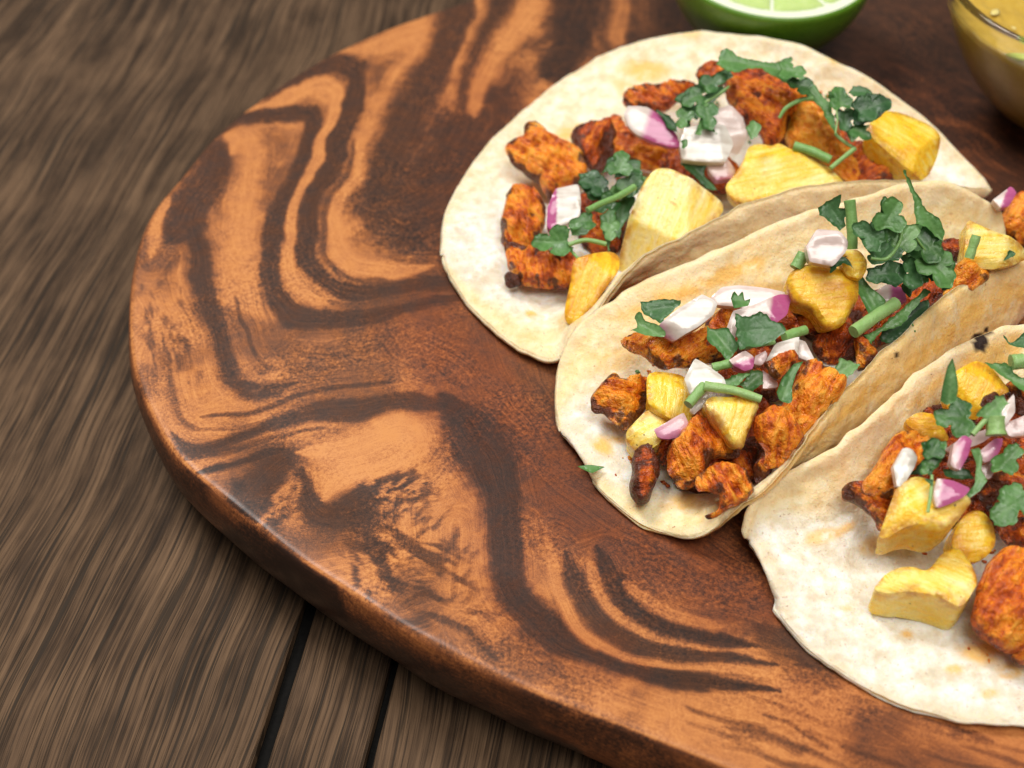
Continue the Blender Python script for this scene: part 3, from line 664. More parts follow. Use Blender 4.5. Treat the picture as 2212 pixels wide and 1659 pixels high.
def two_sided(v, f, zt, zb, fr, anchor):
    n, ex, ey = fr; m = len(v)
    top = anchor+v[:, :1]*ex+v[:, 1:]*ey+zt[:, None]*n; bot = anchor+v[:, :1]*ex+v[:, 1:]*ey+zb[:, None]*n
    # orient faces upward
    a, b, c = v[f[:, 0]], v[f[:, 1]], v[f[:, 2]]
    cr = (b[:, 0]-a[:, 0])*(c[:, 1]-a[:, 1])-(b[:, 1]-a[:, 1])*(c[:, 0]-a[:, 0])
    f = np.where((cr < 0)[:, None], f[:, ::-1], f)
    return np.vstack([top, bot]), f, f[:, ::-1]+m
def edges_of(f):
    e = {}
    for t in f:
        for a, b in ((t[0], t[1]), (t[1], t[2]), (t[2], t[0])):
            if (b, a) in e: del e[(b, a)]
            else: e[(a, b)] = 1
    return list(e)
def lump(Pp, lift, T, tilt, roll, char, tone, seed, fibre, h=.06):
    """a torn, charred lump of meat"""
    P2, A, fr = locate(Pp, lift, tilt, roll)
    P2 = grow(P2, 1.17); P2 = rough_outline(roundpoly(P2, 1), .085, 2.6, seed, .05); v, f, bd = cover(P2, h)
    d = bdist(v, bd); dm = max(.12, d.max()*.85); s = np.clip(d/dm, 0, 1)
    dome = (1-(1-s)**2.2)**.55
    q = np.c_[v, np.full(len(v), seed*1.7)]
    ca, sa = math.cos(fibre), math.sin(fibre); fv = np.c_[v[:, 0]*ca+v[:, 1]*sa, -v[:, 0]*sa+v[:, 1]*ca]
    fib = fbm(np.c_[fv[:, 0]*.9, fv[:, 1]*4.2, np.full(len(v), seed)], 3, seed+9)-.5
    big = np.abs(fbm(q*1.5, 2, seed)-.5)*2; mid = fbm(q*3.4, 3, seed+3)-.5
    lr = np.random.default_rng(seed); c0 = v.mean(0); R0 = np.sqrt(np.mean(np.sum((v-c0)**2, 1)))*1.5
    pl = np.full(len(v), 9.)
    for k in range(5):                                  # flat torn facets
        an = lr.random()*6.28; sl_ = .25+.75*lr.random(); pl = np.minimum(pl, T*(.72+.45*lr.random())-sl_*T*((v-c0)@np.array([math.cos(an), math.sin(an)]))/R0)
    zt = np.minimum(T*dome*1.05, np.maximum(pl, .15*T))
    groove = np.abs(fbm(np.c_[fv[:, 0]*.8, fv[:, 1]*2.6, np.full(len(v), seed+.5)], 2, seed+19)-.5)*2
    zt = zt+dome**.5*((mid*.42+fib*.34)*min(T, .7)-.20*min(T, .6)*(1-smooth(0, .16, groove))+.16*(fbm(q*8, 2, seed+4)-.5))
    zb = -T*.75*dome*(.9+.4*(fbm(q*1.5, 2, seed+31)-.5))
    V, f1, f2 = two_sided(v, f, zt, zb, fr, A); m = len(v)
    ed = np.array([[a, a+m, b+m, b] for a, b in edges_of(f1)])
    faces = f1.tolist()+f2.tolist()+[[a+0, a+m, b+m, b] [::-1] for a, b in edges_of(f1)]
    loc = np.c_[np.tile(fv, (2, 1)), np.r_[zt, zb]]
    ch = np.clip(char+.34*(1-smooth(0, .28, d))-.75*mid+.25*(1-smooth(0, .2, groove))-.08, 0, 1); ch = np.tile(ch, 2)
    return V, faces, A, {'loc': loc, 'char': ch, 'tone': np.full(2*m, tone)}
def block(Pp, lift, depth, tilt, roll, tone, seed, fibre, taper=.12, h=.075, slope=(0, 0), bevel=.06, rag=.02, facets=0):
    """a cut block: traced cut face, real sides going down"""
    P2, A, fr = locate(Pp, lift, tilt, roll); n, ex, ey = fr
    P2 = grow(P2, 1.05); P2 = rough_outline(roundpoly(P2, 1) if rag > .01 else P2, rag, 3., seed, .06); v, f, bd = cover(P2, h)
    d = bdist(v, bd); q = np.c_[v, np.full(len(v), seed*1.3)]
    ca, sa = math.cos(fibre), math.sin(fibre); fv = np.c_[v[:, 0]*ca+v[:, 1]*sa, -v[:, 0]*sa+v[:, 1]*ca]
    fib = fbm(np.c_[fv[:, 0]*.8, fv[:, 1]*3.4, np.full(len(v), seed)], 3, seed+9)-.5
    s = np.clip(d/bevel, 0, 1)
    zt = -bevel*(1-np.sqrt(np.clip(1-(1-s)**2, 0, 1)))+(fib*.07+(fbm(q*1.6, 3, seed)-.5)*.10)*np.clip(d/.2, .15, 1)+v@np.array(slope)
    lr = np.random.default_rng(seed+500); c0 = v.mean(0); R0 = np.sqrt(np.mean(np.sum((v-c0)**2, 1)))
    for k in range(facets):                              # knife cuts across the face
        an = lr.random()*6.28; u_ = (v-c0)@np.array([math.cos(an), math.sin(an)])/R0; zt = np.minimum(zt, -.55*R0*np.maximum(u_-(.45+.4*lr.random()), 0)*(.5+lr.random()))
    top = A+v[:, :1]*ex+v[:, 1:]*ey+zt[:, None]*n
    a, b, c = v[f[:, 0]], v[f[:, 1]], v[f[:, 2]]
    cr = (b[:, 0]-a[:, 0])*(c[:, 1]-a[:, 1])-(b[:, 1]-a[:, 1])*(c[:, 0]-a[:, 0]); f = np.where((cr < 0)[:, None], f[:, ::-1], f)
    ed = edges_of(f); nxt = {a: b for a, b in ed}
    st = ed[0][0]; loop = [st]
    while nxt.get(loop[-1]) not in (None, st) and len(loop) < len(ed)+2: loop.append(nxt[loop[-1]])
    loop = np.array(loop); cen2 = v.mean(0); R = 9; V = [top]; F = f.tolist(); prev = loop; base = len(v); L2 = v[loop]
    loc = [np.c_[fv, zt]]; edg = [1-smooth(.0, .22, d)]
    zl = zt[loop]
    for r in range(1, R+1):
        t = r/R; k = 1-taper*t-(.04 if r == R else 0)
        pp = cen2+(L2-cen2)*k; wv = (fbm(np.c_[L2*2.5, np.full(len(L2), t*3+seed)], 3, seed+5)-.5)*(.07 if rag > .01 else .02)*min(1, 3*(1-t)+.2)
        pp = pp+(pp-cen2)/(np.linalg.norm(pp-cen2, axis=1)[:, None]+1e-6)*wv[:, None]
        zz = zl*(1-t)-depth*t
        V.append(A+pp[:, :1]*ex+pp[:, 1:]*ey+zz[:, None]*n)
        loc.append(np.c_[pp[:, 0]*ca+pp[:, 1]*sa, -pp[:, 0]*sa+pp[:, 1]*ca, zz]); edg.append(np.full(len(loop), max(0, .9-t*3)+.25*max(0, t-.6)))
        cur = base+np.arange(len(loop)); m = len(loop)
        for j in range(m): F.append([prev[j], prev[(j+1) % m], cur[(j+1) % m], cur[j]][::-1])
        prev = cur; base += m
    F.append(prev.tolist()[::-1])
    V = np.vstack(V)
    return V, F, A, {'loc': np.vstack(loc), 'edge': np.concatenate(edg), 'tone': np.full(len(V), tone)}
def sheet(Pp, lift, T, tilt, roll, seed, bend=0., bdir=0., wav=.05, fold=0., axis=None, teeth=0., rag=.01, h=.08, rnd=1, edge=.05):
    """a thin curved slip: onion layer or leaf"""
    P2, A, fr = locate(Pp, lift, tilt, roll)
    P2 = grow(P2, 1.08); P2 = rough_outline(roundpoly(P2, rnd) if rnd else P2, rag, 3., seed, .04, teeth); v, f, bd = cover(P2, h)
    d = bdist(v, bd); s = np.clip(d/edge, 0, 1); hgt = np.sqrt(np.clip(1-(1-s)**2, 0, 1))
    c = v-v.mean(0)
    if axis is None:
        w_, e_ = np.linalg.eigh(c.T@c); axd = e_[:, 1]
    else: axd = np.array([math.cos(axis), math.sin(axis)])
    u = c@axd; w = c@np.array([-axd[1], axd[0]])
    bd_ = np.array([math.cos(bdir), math.sin(bdir)]); cc = c@bd_
    mid = -bend*cc*cc+wav*2*(fbm(np.c_[v*1.3, np.full(len(v), seed)], 2, seed)-.5)+fold*np.abs(w)
    zt = mid+T*.5*hgt; zb = mid-T*.5*hgt
    V, f1, f2 = two_sided(v, f, zt, zb, fr, A); m = len(v)
    faces = f1.tolist()+f2.tolist()+[[a, a+m, b+m, b][::-1] for a, b in edges_of(f1)]
    vein = np.maximum(1-smooth(.02, .06, np.abs(w)), .8*(1-smooth(.04, .12, np.abs(((u-.75*np.abs(w))/.36) % 1-.5))))
    return V, faces, A, {'loc': np.tile(np.c_[u, w, mid], (2, 1)), 'vein': np.tile(vein, 2)}
def fan(x, y, R, rot):
    """outline of a three-lobed cilantro leaflet"""
    out = []; lr = np.random.default_rng(int(x*7+y)); sq = .75+.2*lr.random()
    for a in np.linspace(-150, 150, 61):
        t = math.radians(a); main = abs(math.cos(1.5*t))**.55; tooth = .10*abs(math.cos(5.2*t+.4))
        r = R*(.30+.62*main+tooth+.06*(lr.random()-.5))*(1 if abs(a) < 60 else .88)
        q = (r*math.cos(t), r*math.sin(t)*sq); c, s_ = math.cos(math.radians(rot)), math.sin(math.radians(rot))
        out.append((x+q[0]*c-q[1]*s_, y+(q[0]*s_+q[1]*c)*.85))
    c, s_ = math.cos(math.radians(rot)), math.sin(math.radians(rot)); out.append((x-.45*R*c, y-.45*R*s_*.85))
    return out
def FN(x, y, R, rot, lift, mat='leaf', **k):
    return (fan(x, y, R, rot), dict(lift=lift, mat=mat, teeth=0, fold=k.pop('fold', .18), wav=.13, **k))
GR = {1: 'back', 2: 'middle', 3: 'front'}
def chicken(t, c, poly, label, lift=.75, T=.62, tilt=24, roll=0, char=.42, tone=.5, fib=None, name='chicken_piece'):
    cnt[0] += 1; s = cnt[0]
    V, F, A, at = lump(K(c, poly), lift, T, tilt, roll, char, tone, s, rng.random()*3 if fib is None else fib)
    return tag(mesh_obj(name, V, F, M['chicken'], origin=A, attrs=at), label, 'chicken', f'grilled chicken pieces in the {GR[t]} taco')
def pine(t, c, poly, label, lift=1.25, depth=1.2, tilt=20, roll=0, tone=.45, fib=0., **k):
    cnt[0] += 1
    k.setdefault('facets', 3); V, F, A, at = block(K(c, poly), lift, depth, tilt, roll, tone, cnt[0], fib, **k)
    return tag(mesh_obj('pineapple_chunk', V, F, M['pine'], origin=A, attrs=at, sharp=50), label, 'pineapple', f'grilled pineapple chunks in the {GR[t]} taco')
def onion(t, c, poly, label, lift=1.7, depth=.32, tilt=30, roll=0, skin=None, pal=.2, ang=0., **k):
    """skin = (angle in the picture, start, end): where the purple skin begins along that direction"""
    cnt[0] += 1
    Pp = K(c, poly); V, F, A, at = block(Pp, lift, depth, tilt, roll, 0., cnt[0], ang, h=.08, bevel=.03, rag=.008, facets=k.pop('facets', 1), taper=k.pop('taper', .05), **k)
    tone = np.zeros(len(V))
    if skin:
        a = math.radians(skin[0]); q = toP(V)@np.array([math.cos(a), math.sin(a)]); lo, hi = (Pp@np.array([math.cos(a), math.sin(a)])).min(), (Pp@np.array([math.cos(a), math.sin(a)])).max()
        tone = smooth(skin[1], skin[2], (q-lo)/(hi-lo))
        if len(skin) > 3: tone *= skin[3]
    at['tone'] = tone; at['pal'] = np.full(len(V), pal); at.pop('edge')
    return tag(mesh_obj('onion_piece', V, F, M['onion'], origin=A, attrs=at, sharp=60), label, 'onion', f'red onion pieces in the {GR[t]} taco')
def leaf_mesh(c, poly, lift=2., tilt=28, roll=0, mat='leaf', fold=.25, wav=.10, bend=.05, teeth=.035, parent=None, axis=None, **k):
    cnt[0] += 1
    V, F, A, at = sheet(K(c, poly), lift*.9 if lift > 1 else lift, .045, tilt, roll, cnt[0], bend=bend, bdir=rng.random()*3, wav=wav, fold=fold, axis=axis, teeth=teeth, rag=.07 if teeth else .015, edge=.03, rnd=0, h=.06, **k)
    return mesh_obj('leaf' if parent is not None else 'cilantro_leaf', V, F, M[mat], parent, origin=A, attrs=at)
def leaf(t, c, poly, label, **k):
    return tag(leaf_mesh(c, poly, **k), label, 'cilantro', f'chopped cilantro in the {GR[t]} taco')
def stem_mesh(c, pts, r=.1, lift=2., parent=None, lifts=None, r2=None):
    P = K(c, pts); Q = []
    for k, p in enumerate(P):
        h, d = hit(*p); Q.append(h-d*((lifts[k] if lifts else lift)*.9/abs(d[2])))
    if not lifts:                                  # keep the stem straight: depth follows its ends
        d0 = np.linalg.norm(Q[0]-CAM); d1 = np.linalg.norm(Q[-1]-CAM)
        L = np.r_[0, np.cumsum(np.linalg.norm(np.diff(P, axis=0), axis=1))]; L /= L[-1]
        for k, p in enumerate(P):
            r_ = ray(*p); r_ = r_/np.linalg.norm(r_); Q[k] = CAM+r_*(d0+(d1-d0)*L[k])
    path = resample(catmull(Q, 10), 26) if len(Q) > 2 else resample(np.array(Q), 14)
    r = r*.72; r2 = r2*.72 if r2 else r2; rr = r*(1+.22*(fbm(np.c_[np.linspace(0, 4, len(path)), np.full(len(path), r*50), np.zeros(len(path))], 2, 3)-.5)); 
    if r2: rr = rr*np.linspace(1, r2/r, len(path))
    V, F = tube(path, rr, 10)
    return mesh_obj('stem' if parent is not None else 'cilantro_stalk', V, F, M['stem'], parent, origin=path[0], sharp=60)
def stem(t, c, pts, label, **k):
    return tag(stem_mesh(c, pts, **k), label, 'cilantro', f'chopped cilantro in the {GR[t]} taco')
def sprig(t, c, label, leaves, stems, base):
    h, d = hit(*K(c, [base])[0]); e = empty('cilantro_sprig', h-d*(1.2/abs(d[2])))
    for pts, kw in leaves: leaf_mesh(c, pts, parent=e, **kw)
    for pts, kw in stems: stem_mesh(c, pts, parent=e, **kw)
    return tag(e, label, 'cilantro', f'chopped cilantro in the {GR[t]} taco')

# ------------------------------------------------------------------ lime half and salsa bowl behind the tacos
lc = un(1668, -90, 2.87)
def place(V, c, rx=0., ry=0., rz=0.):
    V = np.asarray(V, float); cx, sx, cy, sy, cz, sz = math.cos(rx), math.sin(rx), math.cos(ry), math.sin(ry), math.cos(rz), math.sin(rz)
    R = np.array([[cz, -sz, 0], [sz, cz, 0], [0, 0, 1]])@np.array([[cy, 0, sy], [0, 1, 0], [-sy, 0, cy]])@np.array([[1, 0, 0], [0, cx, -sx], [0, sx, cx]])
    return V@R.T+np.asarray(c)
LR = 2.95; ltilt = (math.radians(6), math.radians(2))
lime = empty('lime_half', lc-np.array([0, 0, 2.6])); tag(lime, 'lime half with its cut side up behind the back taco', 'lime')
prof_l = [(LR*math.cos(a), -LR*.98*math.sin(a)) for a in np.linspace(0, math.pi/2-.001, 34)]
V, F = lathe([(LR*.965, .03), (LR*.985, .035)]+prof_l, 96)
V = V*np.array([1.02, 1, 1]); V = V*(1+.012*(fbm(V*1.2, 2, 3)-.5)[:, None])
mesh_obj('rind', place(V, lc, *ltilt), F, M['rind'], lime, origin=lc)
V, F = lathe([(LR*.972, .026), (LR*.95, .045), (LR*.90, .04), (LR*.865, .02), (LR*.3, .0), (.01, .0)], 96); V = V*np.array([1.02, 1, 1])
pith = mesh_obj('pith', place(V, lc, *ltilt), F, M['pith'], lime, origin=lc)
for s in range(10):
    a0 = 2*math.pi*s/10+.02+.2; a1 = 2*math.pi*(s+1)/10-.02+.2; nA, nR = 14, 14; P_ = []
    for r in np.linspace(.10, .865, nR):
        for a in np.linspace(a0, a1, nA):
            e = min((a-a0), (a1-a))/(a1-a0)*2; er = min(r-.10, .865-r)/.06
            z = .02+.075*min(1, e*3)**.5*min(1, max(er, 0))**.5+.03*(random.random()-.5)*(e > 0)
            P_.append((LR*r*math.cos(a)*1.02, LR*r*math.sin(a), z))
    F = [[i*nA+j, i*nA+j+1, (i+1)*nA+j+1, (i+1)*nA+j] for i in range(nR-1) for j in range(nA-1)]
    mesh_obj('segment', place(P_, lc, *ltilt), F, M['pulp'], pith, origin=lc)
V, F = lathe([(.0, .22), (.22, .2), (.30, .08), (.36, -.1), (.42, -.3)], 20)
V = V*(1+.25*(fbm(V*6, 2, 8)-.5)[:, None]); nubc = lc+np.array([-LR*1.02+.02, -.15, -.18])
mesh_obj('stem_scar', place(V, nubc, 0, math.radians(-90), 0), F, M['nub'], lime, origin=nubc)

bz = 4.1; HB = 4.1/3.3; bc = un(2392, -35, bz); bc[2] = 0
bowl = empty('glass_bowl', (bc[0], bc[1], -.08)); tag(bowl, 'clear glass bowl of salsa at the top right corner', 'bowl')
ro = bc[0]-un(2052, -35, bz)[0]
outer = [(.02, -.05), (ro*.34, -.05), (ro*.40, .02), (ro*.54, .42), (ro*.70, 1.0), (ro*.84, 1.75), (ro*.945, 2.55), (ro*.985, 3.0), (ro, 3.22)]
rim_ = [(ro+.02, 3.3), (ro-.02, 3.38), (ro-.09, 3.41), (ro-.16, 3.38), (ro-.19, 3.28)]
inner = [(ro*.985-.2, 3.0), (ro*.945-.19, 2.55), (ro*.84-.18, 1.78), (ro*.70-.17, 1.08), (ro*.52-.14, .56), (ro*.3, .27), (.02, .2)]
SC = lambda l: [(r, z if z < .1 else z*HB if z < 3.2 else z+(HB-1)*3.22) for r, z in l]
V, F = lathe(catmull(SC(outer)+SC(rim_)+SC(inner), 6), 128, bc); mesh_obj('bowl_wall', V, F, M['glass'], bowl, origin=bc)
sl = 2.75*HB
rs = ro*.965-.175
V, F = lathe([(rs*.999*t, sl+(.05*(t > .97))) for t in np.linspace(.004, 1, 60)]+[(ro*.945-.17, 2.55*HB), (ro*.84-.16, 1.77*HB), (ro*.70-.15, 1.06*HB), (ro*.52-.12, .54*HB), (ro*.3, .25*HB), (.02, .18*HB)], 160, bc)
n = 60*160; top = V[:n]; top[:, 2] += (fbm(top*1.6, 3, 15)-.5)*.22+(fbm(top*6, 2, 16)-.5)*.07; V[:n] = top
sal = mesh_obj('salsa', V, F, M['salsa'], origin=(bc[0], bc[1], sl)); tag(sal, 'golden green salsa filling the glass bowl', 'salsa')
for k, (px, py, m_, s) in enumerate([(2202, 118, 'gbit', .34), (2150, 26, 'bit', .2), (2190, 60, 'bit', .09)]):
    p = un(px, py, sl+.1); V, F = lathe([(.01, .3), (.6, .22), (1., 0), (.6, -.3), (.01, -.4)], 12)
    V = V*(1+.5*(fbm(V*1.6+k*5, 2, k)-.5)[:, None])*np.array([s, s*.6, s*.5])
    tag(mesh_obj('salsa_bit', place(V, p, 0, 0, k), F, M[m_], origin=p), ['pale green onion bit floating in the salsa at the frame edge', 'yellow pulp bit at the top of the salsa, right of its rim', 'small pulp bit in the middle of the visible salsa', 'pale seed by the left side of the salsa surface', 'tiny seed in the lower part of the visible salsa', 'yellow bit in the top right corner of the salsa', 'pale bit at the top left of the visible salsa'][k], 'salsa bit', 'bits floating in the salsa')

# ------------------------------------------------------------------ BACK TACO filling
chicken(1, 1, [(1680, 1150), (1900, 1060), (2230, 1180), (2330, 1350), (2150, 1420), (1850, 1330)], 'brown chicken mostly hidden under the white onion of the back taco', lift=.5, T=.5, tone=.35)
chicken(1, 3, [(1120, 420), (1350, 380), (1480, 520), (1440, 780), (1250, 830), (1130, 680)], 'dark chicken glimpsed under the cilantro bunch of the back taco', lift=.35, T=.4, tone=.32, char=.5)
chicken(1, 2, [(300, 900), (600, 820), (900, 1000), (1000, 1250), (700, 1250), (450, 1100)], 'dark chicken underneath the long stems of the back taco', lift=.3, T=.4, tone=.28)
chicken(1, 1, [(750, 960), (830, 970), (900, 1030), (1000, 1080), (1100, 1130), (1160, 1250), (1130, 1340), (1060, 1360), (960, 1390), (900, 1460), (860, 1400), (800, 1310), (730, 1270), (660, 1220), (625, 1150), (620, 1080), (680, 1050), (740, 1040)], 'long orange chicken strip with charred tip, leftmost high on the back taco', lift=.7, T=.55, tone=.72, char=.40, fib=-.6)
chicken(1, 3, [(610, 400), (700, 365), (790, 375), (840, 450), (870, 560), (830, 650), (790, 720), (720, 770), (640, 760), (570, 730), (565, 620), (590, 520)], 'upright orange chicken lump left of the two-tone onion', lift=.65, T=.6, tone=.66, char=.42)
chicken(1, 3, [(610, 780), (700, 770), (830, 830), (960, 830), (1080, 850), (1100, 950), (1060, 1070), (940, 1075), (830, 1055), (730, 1050), (680, 990), (640, 930)], 'red-brown chicken piece at the bottom left of the back taco filling', lift=.6, T=.55, tone=.46, char=.44)
chicken(1, 3, [(575, 990), (640, 975), (690, 960), (720, 1010), (690, 1060), (620, 1085), (580, 1060)], 'small black burnt crumb on the white of the back tortilla', lift=.35, T=.25, char=1., tone=.0, name='charred_crumb')
chicken(1, 1, [(1110, 970), (1200, 910), (1310, 905), (1380, 960), (1400, 1030), (1370, 1120), (1350, 1220), (1240, 1240), (1180, 1190), (1100, 1110), (1090, 1030)], 'dark knobbly chicken piece behind the back taco cilantro bunch', lift=.75, T=.6, tone=.30, char=.52)
chicken(1, 1, [(1400, 880), (1470, 890), (1500, 1000), (1600, 1010), (1720, 1070), (1780, 1130), (1890, 1180), (1860, 1240), (1700, 1240), (1560, 1210), (1400, 1170), (1370, 1080), (1380, 980)], 'red-orange chicken piece below the curved purple onion', lift=.75, T=.55, tone=.55, char=.36)
chicken(1, 1, [(1490, 680), (1600, 650), (1720, 650), (1810, 620), (1900, 620), (1960, 630), (1930, 700), (1850, 730), (1780, 790), (1700, 800), (1560, 780), (1490, 760)], 'rust-coloured chicken piece just above the curved purple onion', lift=.8, T=.5, tone=.48, char=.42)
chicken(1, 1, [(2010, 540), (2110, 470), (2212, 490), (2260, 560), (2180, 620), (2040, 610)], 'small chicken crumb at the top of the back taco by the cilantro', lift=.8, T=.4, tone=.42)
chicken(1, 2, [(30, 590), (130, 530), (230, 520), (340, 570), (400, 640), (480, 650), (560, 700), (520, 800), (450, 880), (430, 960), (350, 1060), (290, 1010), (260, 940), (170, 900), (100, 800), (40, 720)], 'big craggy red chicken chunk at the top middle of the back taco', lift=1.3, T=.75, tone=.46, char=.34)
chicken(1, 2, [(520, 830), (600, 770), (690, 780), (760, 880), (800, 960), (860, 1060), (900, 1100), (960, 1200), (980, 1290), (900, 1330), (820, 1270), (770, 1200), (640, 1130), (500, 1080), (480, 1000)], 'smooth golden-orange chicken piece right of the craggy red chunk', lift=1.05, T=.55, tone=.86, char=.16, fib=-.9)
chicken(1, 2, [(960, 1070), (1080, 1120), (1200, 1150), (1300, 1180), (1400, 1230), (1480, 1260), (1440, 1300), (1250, 1330), (1080, 1360), (960, 1370), (900, 1250)], 'brown chicken strip under the rightmost pineapple of the back taco', lift=.9, T=.5, tone=.44)
pine(1, 3, [(1690, 205), (1800, 200), (1930, 260), (2060, 330), (2180, 400), (2180, 470), (2050, 620), (1800, 800), (1410, 920), (1400, 860), (1480, 640), (1560, 420), (1620, 290)], 'largest pale pineapple wedge, leaning on the front wall of the back taco', lift=1.5, depth=1.0, tilt=34, tone=.14, roll=-8, fib=1.1)
pine(1, 3, [(1100, 870), (1220, 830), (1360, 790), (1430, 820), (1420, 950), (1320, 1080), (1250, 1190), (1130, 1320), (1080, 1360), (1020, 1280), (1050, 1130), (1080, 980)], 'bright yellow pineapple chunk lowest in the back taco', lift=1.1, depth=.9, tilt=38, tone=.60, fib=1.2)
pine(1, 2, [(190, 1060), (260, 1030), (370, 1060), (410, 1030), (450, 1060), (500, 1110), (580, 1090), (690, 1170), (780, 1250), (870, 1340), (760, 1420), (400, 1470), (110, 1500), (40, 1430), (15, 1370), (90, 1280), (150, 1190)], 'flat yellow pineapple slice with notched top edge in the back taco', lift=1.7, depth=.9, tilt=34, tone=.36, fib=.2)
pine(1, 2, [(1060, 940), (1180, 810), (1330, 800), (1450, 870), (1560, 950), (1600, 1020), (1590, 1130), (1530, 1230), (1440, 1230), (1300, 1150), (1150, 1060)], 'brown-edged pineapple chunk rightmost on the back taco', lift=1.35, depth=.9, tilt=12, tone=.52, roll=10, fib=-.5)
onion(1, 1, [(1500, 790), (1640, 790), (1720, 840), (1790, 920), (1850, 1000), (1870, 1080), (1800, 1080), (1700, 1050), (1560, 990), (1500, 930), (1470, 850)], 'curved purple onion slice with a pale stripe high on the back taco', lift=1.75, depth=.3, skin=(20, .25, .5), pal=.3, tilt=36)
onion(1, 3, [(960, 340), (1120, 305), (1140, 440), (1130, 540), (1040, 590), (920, 640), (895, 610), (900, 480)], 'two-tone onion piece, white with a purple left edge', lift=1.6, depth=.5, skin=(180, .68, .76), pal=.1, tilt=30)
onion(1, 2, [(-90, 820), (40, 780), (130, 870), (160, 1000), (100, 1110), (20, 1090), (-70, 1000)], 'translucent onion layer behind the large white onion of the back taco', lift=1.5, depth=.25, pal=.5)
onion(1, 1, [(2080, 1170), (2212, 1160), (2290, 1240), (2270, 1310), (2150, 1330), (2090, 1260)], 'pinkish onion piece directly below the large white onion', lift=1.45, depth=.35, pal=.8, skin=(90, .4, 1.3))
onion(1, 1, [(1920, 950), (2080, 920), (2212, 930), (2270, 1050), (2210, 1190), (2050, 1190), (1900, 1170), (1880, 1060)], 'large white onion piece in the middle of the back taco', lift=1.85, depth=.5, pal=.05, tilt=32)
sprig(1, 3, 'cilantro bunch beside the two-tone onion in the back taco', [
  ([(1400, 450), (1500, 400), (1540, 420), (1490, 560), (1430, 700), (1390, 640)], dict(lift=1.2, mat='leafd')),
  ([(1340, 380), (1420, 290), (1540, 240), (1620, 260), (1540, 380), (1440, 430), (1370, 420)], dict(lift=1.7, mat='leaf')),
  ([(1130, 240), (1250, 220), (1330, 300), (1360, 380), (1290, 430), (1200, 430), (1150, 350)], dict(lift=1.8, mat='leafd')),
  ([(1310, 240), (1350, 130), (1440, 95), (1470, 140), (1580, 150), (1590, 250), (1480, 260), (1390, 280), (1400, 200)], dict(lift=2., mat='leaf')),
  ([(1060, 640), (1140, 560), (1210, 520), (1230, 600), (1180, 680), (1080, 690)], dict(lift=1.5, mat='leaf')),
  ([(1290, 560), (1340, 500), (1400, 510), (1390, 620), (1350, 790), (1320, 720)], dict(lift=1.6, mat='leafl')), FN(1430, 180, 130, -80, 2.25), FN(1250, 320, 125, 200, 2.0, 'leafd'), FN(1340, 450, 110, 150, 1.9), FN(1165, 600, 110, 165, 1.75), FN(1500, 320, 120, -40, 1.95, 'leaf'), FN(1360, 640, 100, 90, 1.8, 'leafl')],
  [([(1190, 505), (1300, 450), (1420, 400), (1540, 330)], dict(r=.11, lift=2.1)), ([(1330, 755), (1180, 725), (1050, 760)], dict(r=.08, lift=1.6))], (1250, 480))
leaf(1, 3, fan(950, 735, 165, 175), 'broad green cilantro leaf lowest at left over the chicken', lift=1.6, mat='leaf', tilt=34)
stem(1, 3, [(1040, 770), (1120, 860)], 'short thin stem stub under the broad lowest leaf of the back taco', r=.05, lift=1.4)
sprig(1, 1, 'feathery cilantro sprig over the purple onion of the back taco', [
  ([(1860, 740), (1880, 700), (2000, 640), (2212, 520), (2240, 570), (2100, 660), (2010, 720), (1970, 800), (1950, 940), (1890, 900), (1900, 780)], dict(lift=2.1, mat='leaf', fold=.1)),
  ([(1990, 990), (2030, 880), (2070, 760), (2110, 800), (2100, 900), (2150, 1000), (2090, 960), (2050, 950), (2030, 1000)], dict(lift=2.3, mat='leafl')),
  ([(1710, 820), (1800, 850), (1850, 920), (1850, 970), (1780, 940)], dict(lift=2., mat='leafd')),
  ([(1960, 800), (2060, 720), (2180, 640), (2212, 680), (2100, 780), (2000, 880)], dict(lift=1.7, mat='leafd')), FN(1910, 860, 100, 110, 2.2), FN(2080, 850, 130, 80, 2.4, 'leafl'), FN(2110, 620, 120, -30, 2.3), FN(1990, 720, 110, 150, 2.25)],
  [([(2060, 760), (2160, 700), (2240, 640)], dict(r=.05, lift=2.2))], (1950, 800))
leaf(1, 2, [(-30, 480), (0, 380), (40, 380), (110, 420), (230, 450), (360, 470), (440, 430), (480, 420), (480, 460), (440, 500), (550, 510), (530, 560), (450, 600), (350, 560), (260, 510), (170, 510), (100, 545), (40, 530)], 'long jagged cilantro leaf along the top of the back taco', lift=2.3, mat='leaf', fold=.12)
